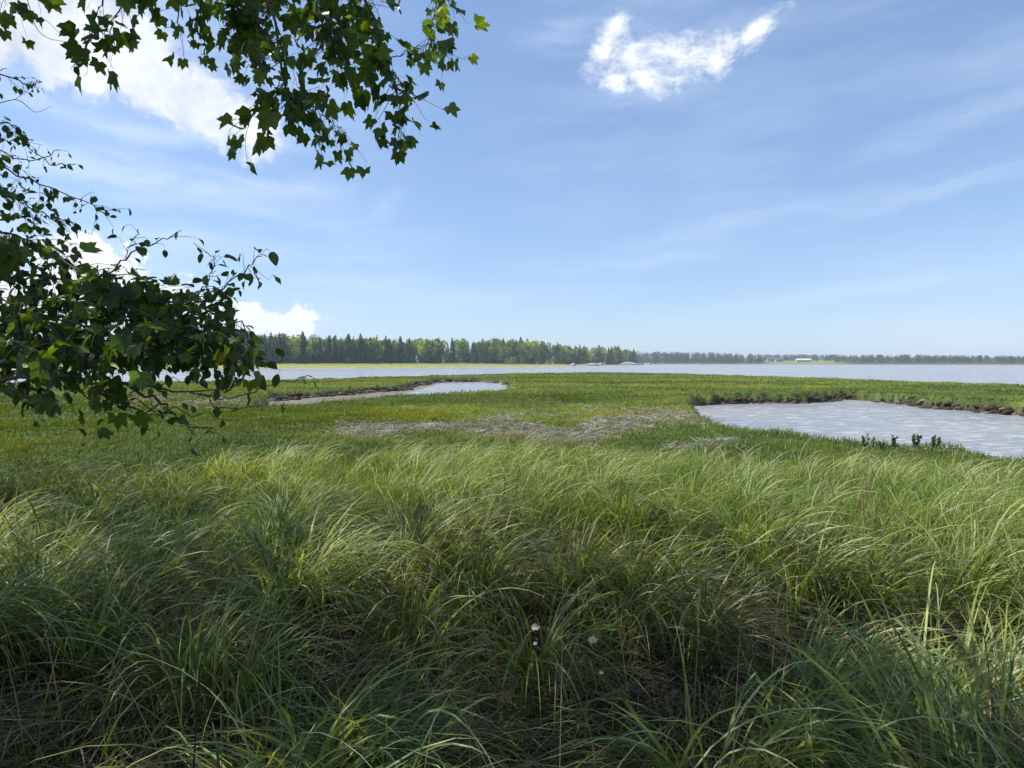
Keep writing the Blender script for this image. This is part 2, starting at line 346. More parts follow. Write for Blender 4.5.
# ------------------------------------------------------------------ grass
def blades(P, phi, L, W, th0, th1, colr, seg=5, twist=None, tipc=None, curve=1.4):
    """arching tapered blades; returns vertices, quads, colours"""
    n = len(P); s = np.linspace(0, 1, seg + 1)
    th = th0[:, None] + (th1 - th0)[:, None] * s[None, :] ** curve
    st = (L / seg)[:, None]
    thm = (th[:, 1:] + th[:, :-1]) / 2
    h = np.concatenate([np.zeros((n, 1)), np.cumsum(np.sin(thm) * st, 1)], 1); v = np.concatenate([np.zeros((n, 1)), np.cumsum(np.cos(thm) * st, 1)], 1)
    C = np.stack([P[:, 0:1] + h * np.cos(phi)[:, None], P[:, 1:2] + h * np.sin(phi)[:, None], np.maximum(P[:, 2:3] + v, P[:, 2:3] + .015 * s)], -1)
    tw = twist if twist is not None else rng.uniform(-.9, .9, n)
    sx_ = np.stack([-np.sin(phi + tw), np.cos(phi + tw), np.sin(tw) * .5], -1)[:, None, :]
    wd = (W[:, None] * np.clip(1.03 - s[None, :] ** 2.2, .03, 1) * (.7 + .3 * np.minimum(s * 4, 1))[None, :])[..., None] / 2
    Lf, Rt = C - sx_ * wd, C + sx_ * wd
    V = np.stack([Lf, Rt], 2).reshape(-1, 3)
    base = (np.arange(n) * (seg + 1) * 2)[:, None] + (np.arange(seg) * 2)[None, :]
    Fq = np.stack([base, base + 1, base + 3, base + 2], -1).reshape(-1, 4)
    if tipc is None: tipc = colr
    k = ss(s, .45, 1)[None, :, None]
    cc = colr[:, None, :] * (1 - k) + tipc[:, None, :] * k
    return V, Fq, np.repeat(cc, 2, 1).reshape(-1, 3)
def joinv(parts):
    V, F, Cc, o = [], [], [], 0
    for v, f, c_ in parts: V.append(v); F.append(f + o); Cc.append(c_); o += len(v)
    return np.vstack(V), np.vstack(F), np.vstack(Cc)
def pal(cols, idx): return np.array(cols)[idx]
HALF = 50 * math.pi / 180
def scatter(n, d0, d1, pw=1.0, a0=-HALF, a1=HALF):
    """n points with density ~ 1/d^2 (pw 0) or even over the ground (pw 2)"""
    u = rng.random(n); a = rng.uniform(a0, a1, n)
    if pw == 0: d = d0 * (d1 / d0) ** u
    else: d = (d0 ** pw + u * (d1 ** pw - d0 ** pw)) ** (1 / pw)
    return np.sin(a) * d, np.cos(a) * d, d
# swirl field: direction the long grass has been laid in
def lay_dir(x, y):
    return (fbm(x * .55 + 3, y * .55, 51, 2) - .5) * 6.0 - .25
def tussocks(n, d0, d1): 
    x, y, d = scatter(n, d0, d1, 2); return np.stack([x, y], 1)

HOL = [(*on_plane(px, py, .3), rr) for px, py, rr in ((525, 650, .30), (690, 595, .38), (800, 645, .45), (640, 705, .34), (250, 530, .45), (180, 575, .32), (420, 610, .28), (930, 700, .36), (330, 665, .32), (40, 700, .3), (870, 580, .4), (560, 560, .4), (60, 560, .4), (400, 540, .4), (740, 700, .25))]
def hollow(x, y):
    h_ = np.zeros_like(x)
    for hx, hy, hr in HOL: h_ = np.maximum(h_, 1 - np.sqrt(((x - hx) / (hr * 1.4)) ** 2 + ((y - hy) / hr) ** 2))
    return np.clip(h_, 0, 1)
# tall grass near the camera: tussocks of long arching blades plus a fill
parts = []
T = tussocks(620, .9, 11); T = T[(fbm(T[:, 0] * 1.9, T[:, 1] * 1.9, 57, 2) > .42)]; T = T[hollow(T[:, 0], T[:, 1]) < .05][:410]
tcol = rng.random(len(T)); tlen = rng.uniform(.75, 1.15, len(T)); tkind = rng.random(len(T))
k = rng.integers(0, len(T), 50000)
r = np.abs(rng.normal(0, .11, len(k))); a = rng.uniform(0, 2 * math.pi, len(k))
x, y = T[k, 0] + r * np.cos(a), T[k, 1] + r * np.sin(a); d = np.hypot(x, y)
keep = (d > .85) & (rng.random(len(d)) > .55 * ss(d, 5.5, 8.5)); x, y, d, k, a, r = [q[keep] for q in (x, y, d, k, a, r)]
ld = lay_dir(x, y)
vx, vy = np.cos(a) * (.6 + r * 4) + np.cos(ld) * .7, np.sin(a) * (.6 + r * 4) + np.sin(ld) * .7
phi = np.arctan2(vy, vx) + rng.normal(0, .4, len(x)); z, _ = terrain(x, y)
near = 1 - ss(d, 4.5, 9)
L = tlen[k] * rng.uniform(.5, 1.1, len(x)) * (.62 + .30 * near)
th0 = rng.uniform(.02, .35, len(x)) + r * 1.2; th1 = rng.uniform(1.2, 2.9, len(x)) * (.55 + .45 * near) + .1
GREENS = [(.108, .162, .024), (.145, .200, .034), (.205, .255, .060), (.085, .128, .022), (.108, .175, .055), (.320, .365, .150)]  # last green is extra pale: highlights put into the blade colour
DEAD = [(.24, .19, .11), (.34, .29, .19), (.13, .09, .055)]
def grass_colours(k_t, x, y, dead=.10, bright=0):
    n = len(x); idx = (k_t * 3.0 + rng.random(n) * 3).astype(int) % 6
    c_ = pal(GREENS, idx) * rng.uniform(.75, 1.3, n)[:, None]
    c_ = c_ * (1 + bright[:, None] * np.array([.05, .12, -.1])) if not np.isscalar(bright) else c_
    dn = fbm(x * .9, y * .9, 61, 3); isd = rng.random(n) < dead * (.3 + 4 * ss(dn, .52, .7)) * (1 - .85 * ss(np.hypot(x, y), 5, 7))
    c_[isd] = pal(DEAD, rng.integers(0, 3, isd.sum())) * rng.uniform(.7, 1.2, isd.sum())[:, None]
    return c_
c_ = grass_colours(tcol[k], x, y, .10, ss(d, 5, 9) * .8)
W = np.maximum(.0045 + .013 * rng.random(len(x)) ** 1.5, .0013 * d)
parts.append(blades(np.stack([x, y, z - .02], 1), phi, L, W, th0, th1, c_, 8, tipc=c_ * np.array([1.4, 1.3, 1.25]), curve=1.7))  # naturally paler tips, lightened more so they read as lit
# fine fill between the tussocks
x, y, d = scatter(25000, .8, 9, 1.2); m_ = rng.random(len(x)) > 1.6 * hollow(x, y); x, y, d = x[m_], y[m_], d[m_]; z, _ = terrain(x, y); ld = lay_dir(x, y)
ph = ld + rng.normal(0, .8, len(x)); c_ = grass_colours(vn(x * 2, y * 2, 9), x, y, .22, ss(d, 5, 9) * .7)
parts.append(blades(np.stack([x, y, z - .02], 1), ph, rng.uniform(.2, .6, len(x)), np.maximum(rng.uniform(.002, .0045, len(x)), .0009 * d), rng.uniform(0, .6, len(x)), rng.uniform(.5, 2.2, len(x)), c_, 5))
# flattened thatch on the ground, and thin dry stalks
x, y, d = scatter(26000, .7, 8.5, 1.3); z, _ = terrain(x, y); n = len(x); ph = lay_dir(x, y) * 1.3 + rng.normal(0, .5, n)
c_ = pal([(.27, .21, .13), (.36, .30, .20), (.15, .11, .07), (.10, .13, .04), (.24, .19, .12)], rng.integers(0, 5, n)) * rng.uniform(.7, 1.2, n)[:, None]
parts.append(blades(np.stack([x, y, z + rng.uniform(0, .16, n)], 1), ph, rng.uniform(.25, .6, n), np.maximum(rng.uniform(.003, .007, n), .001 * d), rng.uniform(.9, 1.45, n), rng.uniform(1.3, 1.9, n), c_, 4))
x, y, d = scatter(700, 1.2, 10, 1.2); z, _ = terrain(x, y); n = len(x)
parts.append(blades(np.stack([x, y, z], 1), rng.uniform(0, 6.28, n), rng.uniform(.5, .95, n), np.maximum(.004, .0011 * d), rng.uniform(0, .5, n), rng.uniform(.2, .9, n), pal([(.34, .29, .19), (.16, .11, .07)], rng.integers(0, 2, n)), 6))
# fewer, wider blades arching over the rest, coloured pale to stand in for highlights
k = rng.integers(0, len(T), 4200); a = rng.uniform(0, 2 * math.pi, len(k)); r = np.abs(rng.normal(0, .12, len(k)))
x, y = T[k, 0] + r * np.cos(a), T[k, 1] + r * np.sin(a); m_ = (np.hypot(x, y) > 1.0) & (y > .4); x, y, k = x[m_], y[m_], k[m_]; n = len(x); z, _ = terrain(x, y)
ph = lay_dir(x, y) * .6 + rng.normal(0, .7, n); c_ = pal([(.30, .34, .15), (.24, .29, .10), (.36, .38, .22)], rng.integers(0, 3, n)) * rng.uniform(.8, 1.2, n)[:, None]
parts.append(blades(np.stack([x, y, z], 1), ph, rng.uniform(.7, 1.15, n), rng.uniform(.007, .0125, n), rng.uniform(.05, .4, n), rng.uniform(1.9, 2.9, n), c_, 12, tipc=c_ * 1.2, curve=1.7))
Vg, Fg, Cg = joinv(parts)
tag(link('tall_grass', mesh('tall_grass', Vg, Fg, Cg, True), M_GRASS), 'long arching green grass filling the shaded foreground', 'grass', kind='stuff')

# upright cordgrass belt behind it
x, y, d = scatter(92000, 4.2, 13.5, 1.0); px, py = project(np.stack([x, y, 0 * x], 1))
edge = 11.4 + (fbm(x * .5, y * .3, 71, 3) - .5) * 6 - 1.2 * ss(-x, 0, 8)
m_ = (rng.random(len(x)) < ss(d, 4.2, 6.0)) & (d < edge) & (rng.random(len(x)) < .35 + .65 * ss(fbm(x * 1.6, y * 1.6, 73, 3), .36, .5))
x, y, d, edge = x[m_], y[m_], d[m_], edge[m_]; z, _ = terrain(x, y); n = len(x)
left = ss(-x / d, .25, .55)
L = rng.uniform(.32, .68, n) * (1 - .22 * left) * (.8 + .4 * fbm(x * .7, y * .7, 75, 2)); L *= 1 - .62 * ss(d - edge, -3.6, 0)
wind = .1 + (fbm(x * .3, y * .3, 77, 2) - .5) * 1.4
ph = wind + rng.normal(0, 1.15, n)
th0 = rng.uniform(0, .3, n) + .25 * left; th1 = rng.uniform(.4, 2.3, n)
g = fbm(x * .5, y * .5, 79, 3)[:, None]
c_ = (np.array([.125, .185, .022]) * g + np.array([.088, .142, .024]) * (1 - g)) * rng.uniform(.65, 1.45, n)[:, None]
c_ = c_ * (1 - left[:, None]) + (c_ * np.array([.82, 1.02, 1.25])) * left[:, None]
isd = rng.random(n) < .05; c_[isd] = pal(DEAD, rng.integers(0, 2, isd.sum()))
Vg, Fg, Cg = blades(np.stack([x, y, z - .02], 1), ph, L, np.maximum(rng.uniform(.004, .012, n), .0013 * d), th0, th1, c_, 7, tipc=c_ * (1 + rng.random(n)[:, None] ** 2 * np.array([.8, .75, .25])), curve=2.8)  # random bright tips paint sunlit flecks into the blade colour
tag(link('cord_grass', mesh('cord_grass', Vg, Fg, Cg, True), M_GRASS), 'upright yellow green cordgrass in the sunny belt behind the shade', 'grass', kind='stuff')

# short marsh turf out to the bay
x, y, d = scatter(560000, 8.5, 135, 0); z, mk = terrain(x, y)
land = (mk['pl'] < -.02) & (mk['pr'] < -.02) & (mk['bay'] < .15) & (z > WZ + .12)
wr = wrack_mask(x, y); m_ = land & (rng.random(len(x)) > wr * .78); x, y, d, z, wr = x[m_], y[m_], d[m_], z[m_], wr[m_]
bk = np.maximum(ss(mk['pl'][m_], -1.3, -.1), ss(mk['pr'][m_], -1.3, -.1)); n = len(x)
tf = fbm(x * .6, y * .6, 81, 4); tall = ss(tf, .38, .68)
L = (rng.uniform(.07, .15, n) + .14 * tall * rng.random(n) + .12 * bk * rng.random(n)) * np.clip(d / 30, .9, 1.1)
ph = .2 + (fbm(x * .15, y * .15, 83, 3) - .5) * 5 + rng.normal(0, .6, n)
c_ = marsh_colour(x, y) * rng.uniform(.85, 1.2, n)[:, None]
c_ = c_ * (1 + .35 * tall[:, None] * np.array([1, .6, .2]))
isd = rng.random(n) < .03 + .35 * np.clip(wrack_mask(x, y + .8) + wrack_mask(x + .8, y), 0, 1) * (d < 40); c_[isd] = pal(DEAD, rng.integers(0, 2, isd.sum()))
Vg, Fg, Cg = blades(np.stack([x, y, z - .02], 1), ph, L, .0013 * d * rng.uniform(.5, 1.2, n), rng.uniform(0, .5, n), rng.uniform(.5, 1.7, n), c_, 3, tipc=c_ * np.array([1.25, 1.2, 1.1]))
tag(link('marsh_grass', mesh('marsh_grass', Vg, Fg, Cg, True), M_TURF), 'short green marsh grass carpeting the flat land out to the bay', 'grass', kind='stuff')

# dead straw
x, y, d = scatter(300000, 8.5, 60, .4); wr = wrack_mask(x, y); z, mk = terrain(x, y)
m_ = (rng.random(len(x)) < wr) & (mk['pl'] < -.1) & (mk['pr'] < -.1); x, y, d, z = x[m_], y[m_], d[m_], z[m_]; n = len(x)
ph = fbm(x * .9, y * .9, 91, 2) * 9 + rng.normal(0, .5, n)
c_ = pal([(.33, .32, .28), (.22, .215, .18), (.12, .115, .09), (.44, .43, .38)], rng.integers(0, 4, n)) * rng.uniform(.7, 1.15, n)[:, None]
Vg, Fg, Cg = blades(np.stack([x, y, z + rng.uniform(0, .08, n)], 1), ph, rng.uniform(.10, .36, n), np.maximum(.005, .001 * d), rng.uniform(1.0, 1.5, n), rng.uniform(1.3, 1.9, n), c_, 3, twist=rng.uniform(-1.5, 1.5, n))
tag(link('dead_straw', mesh('dead_straw', Vg, Fg, Cg, True), M_STRAW), 'matted pale grey straw lying flat on the marsh', 'straw', kind='stuff')

# ------------------------------------------------------------------ tubes and leaves
def tube(pts, r0, r1, sides=6):
    P = np.array(pts, float); n = len(P); T_ = np.gradient(P, axis=0); T_ /= np.linalg.norm(T_, axis=1)[:, None] + 1e-9
    up = np.where(np.abs(T_[:, 2:3]) > .9, np.array([[1., 0, 0]]), np.array([[0, 0, 1.]]))
    A_ = np.cross(T_, up); A_ /= np.linalg.norm(A_, axis=1)[:, None] + 1e-9; B_ = np.cross(T_, A_)
    rr = r0 + (r1 - r0) * np.linspace(0, 1, n) ** .8
    th = np.linspace(0, 2 * math.pi, sides, endpoint=False)
    V = (P[:, None, :] + rr[:, None, None] * (np.cos(th)[None, :, None] * A_[:, None, :] + np.sin(th)[None, :, None] * B_[:, None, :])).reshape(-1, 3)
    i = np.arange(n - 1)[:, None] * sides; j = np.arange(sides)[None, :]; j2 = (j + 1) % sides
    return V, np.stack([i + j, i + j2, i + sides + j2, i + sides + j], -1).reshape(-1, 4)
class Tubes:
    def __init__(s): s.V, s.F, s.o = [], [], 0
    def add(s, pts, r0, r1, sides=6):
        v, f = tube(pts, r0, r1, sides); s.V.append(v); s.F.append(f + s.o); s.o += len(v)
    def build(s, name, mat, parent): return link(name, mesh(name, np.vstack(s.V), np.vstack(s.F), None, True), mat, parent)
def smooth_path(pts, n=None, jit=.0):
    P = np.array(pts, float); seg = len(P) - 1; n = n or seg * 5 + 1
    t_ = np.linspace(0, seg, n); i = np.clip(t_.astype(int), 0, seg - 1); f_ = (t_ - i)[:, None]
    Pm = np.vstack([2 * P[0] - P[1], P, 2 * P[-1] - P[-2]])
    a_, b_, c__, d_ = Pm[i], Pm[i + 1], Pm[i + 2], Pm[i + 3]
    Q = .5 * ((2 * b_) + (-a_ + c__) * f_ + (2 * a_ - 5 * b_ + 4 * c__ - d_) * f_ ** 2 + (-a_ + 3 * b_ - 3 * c__ + d_) * f_ ** 3)
    if jit: Q[1:-1] += np.random.default_rng(len(P)).normal(0, jit, (n - 2, 3))
    return Q
def maple_shape():
    half = [(0, 1.0), (9, .76), (14, .80), (24, .60), (33, .62), (40, .82), (46, .94), (54, .76), (62, .74), (76, .58), (96, .62), (108, .68), (124, .52), (150, .38), (172, .12)]
    pts = [(r_ * math.cos(R(a_)), r_ * math.sin(R(a_))) for a_, r_ in half]
    pts += [(u, -v) for u, v in pts[::-1][:-1]]
    O = np.array(pts) * .62; O[:, 0] += .28
    return O, (.28, 0)
def oval_shape():
    half = [(0, 0), (.12, .17), (.3, .30), (.5, .34), (.7, .27), (.86, .14), (1, 0)]
    return np.array(half + [(u, -v) for u, v in half[::-1][1:-1]]), (.5, 0)
def card_shape():
    half = [(0, 0), (.25, .36), (.42, .22), (.62, .42), (.75, .18), (1, 0)]
    return np.array(half + [(u, -v) for u, v in half[::-1][1:-1]]), (.45, 0)
def leaves(P, D, N, size, cols, shape):
    """leaf blades with base P, direction D, normal N"""
    O, cen = shape; m = len(O); n = len(P)
    D = D / (np.linalg.norm(D, axis=1)[:, None] + 1e-9); N = N - (N * D).sum(1)[:, None] * D; N /= np.linalg.norm(N, axis=1)[:, None] + 1e-9
    Sd = np.cross(N, D)
    uv = np.vstack([O, [cen]])
    fold = rng.uniform(.05, .5, n)[:, None]; curl = rng.uniform(-.1, .45, n)[:, None]; wave = rng.uniform(-.12, .12, n)[:, None]
    u, v = uv[None, :, 0], uv[None, :, 1] * rng.uniform(.8, 1.1, n)[:, None]
    hz = fold * np.abs(v) - curl * u * u + wave * np.sin(u * 6 + v * 5)
    V = P[:, None, :] + size[:, None, None] * (u[..., None] * D[:, None, :] + v[..., None] * Sd[:, None, :] + hz[..., None] * N[:, None, :])
    i = np.arange(m); f_ = np.stack([np.full(m, m), i, (i + 1) % m], 1)
    F_ = (np.arange(n)[:, None, None] * (m + 1) + f_[None]).reshape(-1, 3)
    return V.reshape(-1, 3), F_, np.repeat(cols, m + 1, 0)
MAPLE, OVAL, CARD = maple_shape(), oval_shape(), card_shape()
def unit(n): v = rng.normal(0, 1, (n, 3)); return v / np.linalg.norm(v, axis=1)[:, None]
class Tree:
    """collects limbs, twigs and leaves of one tree"""
    def __init__(s): s.limb, s.twig, s.lv = Tubes(), Tubes(), []
    def leafat(s, P, D, size, cols, shape, nrm=None):
        P = np.array(P); D = np.array(D); n = len(P)
        N = unit(n) * .75 + np.array([0, 0, 1.0]) if nrm is None else nrm
        s.lv.append(leaves(P, D, N, size, cols, shape))
    def shoot(s, pts, r0, r1, nt, tl, lf, sz, shape, gcol, droop=.3, start=.15, sub=True, spread=1.0):
        """a leafy branch: its path, side twigs along it, leaves on the twigs"""
        Q = smooth_path(pts, jit=.006); s.twig.add(Q, r0, r1, 6)
        LP, LD = [], []
        for k_ in range(nt):
            t_ = start + (1 - start) * (k_ + rng.random()) / nt; i = min(int(t_ * (len(Q) - 1)), len(Q) - 2)
            p0_ = Q[i]; tan = Q[i + 1] - Q[i]; tan /= np.linalg.norm(tan) + 1e-9
            dr = tan * .7 + unit(1)[0] * spread + np.array([0, 0, -droop]); dr /= np.linalg.norm(dr)
            ln = tl * rng.uniform(.4, 1.1)
            tip = p0_ + dr * ln + np.array([0, 0, -droop * ln * .3]); mid = p0_ + dr * ln * .5 + unit(1)[0] * ln * .08
            tw = smooth_path([p0_, mid, tip], 7); s.twig.add(tw, max(r1 * .8, .0013), .0007, 4)
            for j in range(lf):
                q = tw[min(6, int(1 + 5.9 * (j + rng.random() * .6) / max(1, lf - .4)))] if lf > 1 else tip
                ld_ = dr * .4 + unit(1)[0] * .9 + np.array([0, 0, -.35]); ld_ /= np.linalg.norm(ld_)
                pe = q + ld_ * sz * rng.uniform(.25, .7); s.twig.add([q, (q + pe) / 2 + np.array([0, 0, .003]), pe], .0008, .0006, 3)
                LP.append(pe); LD.append(ld_ * .6 + np.array([0, 0, -.45]) + unit(1)[0] * .3)
        if LP:
            n = len(LP); s.leafat(LP, LD, sz * rng.uniform(.6, 1.35, n), gcol(n), shape)
    def cloud(s, cen, rad, n, size, gcol, shape=CARD, lo=0):
        """canopy outside the photograph's frame"""
        c_ = unit(n) * (rng.random(n) ** .4)[:, None] * np.array(rad) + np.array(cen)
        g = fbm(c_[:, 0] * .9 + c_[:, 2] * .7, c_[:, 1] * .9, 101, 2); c_ = c_[g > .40]
        px, py = project(c_); inside = (px > -70) & (px < 1094) & (py > -80) & (py < 840) & (c_[:, 1] > .1)
        c_ = c_[~inside & (c_[:, 2] > lo)]
        n = len(c_); s.leafat(c_, unit(n) + np.array([0, 0, -.4]), size * rng.uniform(.7, 1.2, n), gcol(n), shape)
        return c_
def mcol(n): return 1.3 * pal([(.045, .085, .016), (.060, .105, .018), (.035, .065, .018), (.085, .125, .020)], rng.integers(0, 4, n)) * rng.uniform(.75, 1.25, n)[:, None]
def acol(n): return 1.25 * pal([(.035, .070, .018), (.050, .090, .020), (.028, .055, .018)], rng.integers(0, 3, n)) * rng.uniform(.75, 1.25, n)[:, None]

def empty(name, loc): 
    o = bpy.data.objects.new(name, None); COL.objects.link(o); o.location = loc; o.empty_display_size = .3; return o
def finish(tree, root, trunk):
    bpy.context.view_layer.update()
    off = np.array(root.location)
    def shift(V): return V - off
    for nm, tb, mt in (('trunk', trunk, M_BARK), ('limbs', tree.limb, M_BARK), ('twigs', tree.twig, M_BARK)):
        if tb.V:
            tb.V = [shift(v) for v in tb.V]; tb.build(nm, mt, root)
    byn = {}
    o_, VV, FF, CC = 0, [], [], []
    for v, f_, c_ in tree.lv: VV.append(shift(v)); FF.append(f_ + o_); CC.append(c_); o_ += len(v)
    link('foliage', mesh('foliage', np.vstack(VV), np.vstack(FF), np.vstack(CC), False), M_LEAF, root)

def PX(*pts): return [at_depth(*q) for q in pts]
# ---- maple overhead: trunk behind the camera, boughs hanging into the top of the view
mp_ = Tree(); base = np.array([-2.4, -1.9, terrain(np.array([-2.4]), np.array([-1.9]))[0][0] - .1])
tr = Tubes(); tr.add(smooth_path([base, base + [.05, .1, 2], base + [.3, .4, 4.5], base + [.2, .9, 7.5]], jit=.02), .21, .07, 12)
def limb(pts, r0, r1): mp_.limb.add(smooth_path(pts, jit=.01), r0, r1, 8)
fork = base + [.2, .3, 3.8]
bA = at_depth(345, -90, 3.2); bC = at_depth(262, -80, 3.0); bE = at_depth(110, -80, 2.9); bB = at_depth(450, -80, 3.4); bD = at_depth(205, -80, 3.1)
hub = np.array([-1.0, 2.0, 4.4])
limb([fork, base + [.7, 1.8, 4.6], hub], .09, .05)
for bb in (bA, bC, bE, bB, bD): limb([hub, (hub + bb) / 2 + [0, 0, .1], bb], .035, .011)
limb([fork, [-3.5, 1, 5], [-6, 3.5, 6], [-7.5, 5, 6.5]], .08, .03); limb([base + [.2, .4, 5.5], [-.5, 2, 7.5], [.5, 4, 8.5]], .07, .02)
sh = lambda pts, nt, lf=2, tl=.28, sz=.09, **k_: mp_.shoot(PX(*pts), .010, .003, nt, tl, lf, sz, MAPLE, mcol, **k_)
sh([(345, -90, 3.2), (365, -10, 3.1), (378, 30, 3.05), (392, 70, 3.0), (398, 95, 3.0)], 26, 3, .26)
mp_.shoot(PX((392, 70, 3.0), (400, 100, 2.95), (398, 145, 2.95)), .003, .0012, 9, .11, 2, .075, MAPLE, mcol, droop=.8, spread=.6)
mp_.shoot(PX((450, -80, 3.4), (440, -10, 3.3), (432, 20, 3.3), (425, 55, 3.25)), .006, .0015, 12, .17, 2, .085, MAPLE, mcol, spread=.8)
mp_.shoot(PX((388, 62, 3.0), (410, 50, 3.0), (436, 44, 3.05), (450, 60, 3.05)), .003, .0012, 9, .13, 2, .075, MAPLE, mcol)
mp_.shoot(PX((440, -10, 3.3), (455, 5, 3.3), (460, 15, 3.3)), .003, .0012, 5, .10, 1, .09, MAPLE, mcol)
sh([(262, -80, 3.0), (270, -10, 2.9), (278, 40, 2.85), (288, 90, 2.8), (300, 108, 2.8)], 28, 3, .25)
mp_.shoot(PX((288, 92, 2.8), (310, 108, 2.8), (335, 122, 2.82), (345, 138, 2.82)), .003, .0012, 13, .13, 2, .065, MAPLE, mcol, droop=.7, spread=.8)
mp_.shoot(PX((286, 85, 2.8), (268, 102, 2.75), (250, 118, 2.7), (246, 135, 2.7)), .003, .0012, 8, .12, 2, .08, MAPLE, mcol, droop=.5, spread=.8)
mp_.shoot(PX((278, 40, 2.85), (262, 60, 2.8), (246, 68, 2.8)), .003, .0012, 5, .08, 2, .08, MAPLE, mcol, spread=.8)
sh([(300, -60, 3.1), (315, -10, 3.1), (330, 30, 3.0), (345, 65, 3.0)], 28, 3, .26)
sh([(230, -60, 3.0), (240, -10, 3.0), (255, 25, 3.0)], 22, 3, .24)
sh([(270, -60, 3.2), (262, -20, 3.2), (215, 2, 3.2)], 14, 3, .20)
sh([(380, -60, 3.3), (372, -20, 3.3), (350, 10, 3.3), (340, 40, 3.3)], 18, 3, .24)
mp_.shoot(PX((205, -80, 3.1), (205, -20, 3.0), (200, 20, 3.0), (208, 58, 3.0)), .005, .0015, 12, .15, 2, .07, MAPLE, mcol, spread=.8)
mp_.shoot(PX((205, -60, 3.1), (185, -20, 3.0), (178, 18, 3.0), (182, 34, 3.0)), .005, .0015, 8, .13, 2, .07, MAPLE, mcol, spread=.8)
mp_.shoot(PX((110, -80, 2.9), (105, -25, 2.8), (100, 8, 2.8), (92, 30, 2.8), (85, 55, 2.8)), .006, .0015, 11, .12, 2, .085, MAPLE, mcol, droop=.6, spread=.7)
mp_.shoot(PX((140, -80, 2.9), (130, -25, 2.8), (126, 0, 2.8), (112, 30, 2.8), (120, 52, 2.8)), .005, .0015, 8, .11, 2, .085, MAPLE, mcol, droop=.6, spread=.7)
mp_.shoot(PX((60, -80, 2.9), (40, -35, 2.8), (20, -15, 2.8), (5, -5, 2.8)), .005, .0015, 9, .14, 2, .09, MAPLE, mcol, droop=.5)
mp_.shoot(PX((160, -60, 2.9), (150, -30, 2.8), (140, -10, 2.8)), .004, .0015, 8, .14, 2, .08, MAPLE, mcol)
mp_.twig.add(smooth_path(PX((25, -10, 2.8), (35, 25, 2.8), (48, 38, 2.8), (68, 42, 2.8))), .0022, .0008, 4)
mp_.twig.add(smooth_path(PX((33, 20, 2.8), (45, 20, 2.8), (60, 34, 2.8))), .0014, .0007, 4)
for c0, r0_, n0 in (((-3.6, 2.6, 5.6), (3.4, 2.2, 1.2), 2200), ((-5.0, 3.5, 7.0), (4.0, 3.0, 1.5), 2700), ((-1.0, 2.0, 6.5), (3.2, 2.2, 1.2), 1500), ((-7, 4.5, 6.0), (3, 3.0, 2.0), 2600), ((-2.5, -2, 6.5), (3.5, 3, 2.4), 1800)):
    mp_.cloud(c0, r0_, n0, .15, mcol)
root = empty('maple_tree', base); tag(root, 'maple tree reaching overhead with lobed leaves hanging into the top of the view', 'tree')
finish(mp_, root, tr)

# ---- alder on the left: branches reaching in from beyond the left edge
al = Tree(); base = np.array([-4.3, 2.7, 0.15]); tr = Tubes()
tr.add(smooth_path([base, base + [.15, 0, 1.2], base + [.1, .1, 2.6], base + [-.4, .4, 5.2]], jit=.015), .10, .03, 10)
tr.add(smooth_path([base + [.1, .1, .1], base + [.5, -.1, 1.0], base + [.8, -.1, 2.0], base + [1.1, -.1, 3.2]], jit=.015), .06, .02, 8)
o1, o2, o3, o4 = PX((-160, 390, 2.6), (-160, 330, 2.7), (-160, 240, 2.8), (-150, 120, 3.0))
for q, z0 in ((o1, 1.0), (o2, 1.5), (o3, 2.0), (o4, 2.6)): al.limb.add(smooth_path([base + [.1, 0, z0], (base + [.1, 0, z0] + q) / 2 + [0, 0, .05], q], jit=.01), .035, .014, 8)
def ash(pts, nt, lf=3, tl=.24, sz=.055, shape=OVAL, r0=.007, r1=.0016, **k_): al.shoot(PX(*pts), r0, r1, int(nt * 1.3) if nt > 14 else nt, tl, lf, sz * .84, shape, acol, **k_)
# dense body: layered, nearly level boughs
ash([(-160, 390, 2.6), (0, 380, 2.4), (60, 377, 2.35), (120, 383, 2.35), (190, 392, 2.3), (240, 386, 2.3)], 13, 1, .12, .045, r0=.012)
ash([(120, 383, 2.35), (160, 402, 2.3), (178, 418, 2.3), (195, 436, 2.3)], 7, 1, .12, .045)
ash([(95, 392, 2.35), (130, 405, 2.3), (150, 420, 2.3)], 5, 1, .1, .045)
ash([(190, 392, 2.3), (225, 398, 2.3), (260, 388, 2.3), (290, 380, 2.3), (312, 377, 2.3)], 3, 1, .03, .03, r0=.003, start=.9)
ash([(-160, 330, 2.7), (0, 345, 2.5), (60, 340, 2.45), (130, 345, 2.4), (200, 352, 2.4), (245, 360, 2.4)], 46, 3, .24, .06, r0=.013, spread=.8)
ash([(-160, 330, 2.7), (0, 330, 2.6), (50, 318, 2.55), (110, 322, 2.5), (170, 318, 2.5), (225, 312, 2.5)], 46, 3, .24, .058, r0=.012, spread=.8)
ash([(-160, 330, 2.9), (0, 318, 2.8), (70, 300, 2.75), (140, 300, 2.7), (180, 300, 2.7)], 40, 3, .26, .058, r0=.012, spread=.8)
ash([(-160, 390, 2.7), (-30, 375, 2.6), (30, 370, 2.6), (90, 365, 2.55)], 34, 3, .24, .062, r0=.012)
ash([(-160, 240, 2.8), (-20, 262, 2.6), (40, 275, 2.55), (100, 285, 2.5), (150, 292, 2.5)], 36, 3, .22, .052, r0=.010)
ash([(-160, 240, 2.8), (-20, 230, 2.6), (30, 240, 2.6), (70, 262, 2.55), (120, 272, 2.5)], 30, 3, .20, .05)
ash([(-150, 120, 3.0), (-40, 150, 2.8), (0, 185, 2.7), (30, 205, 2.7), (65, 225, 2.7)], 26, 3, .17, .042, r0=.008)
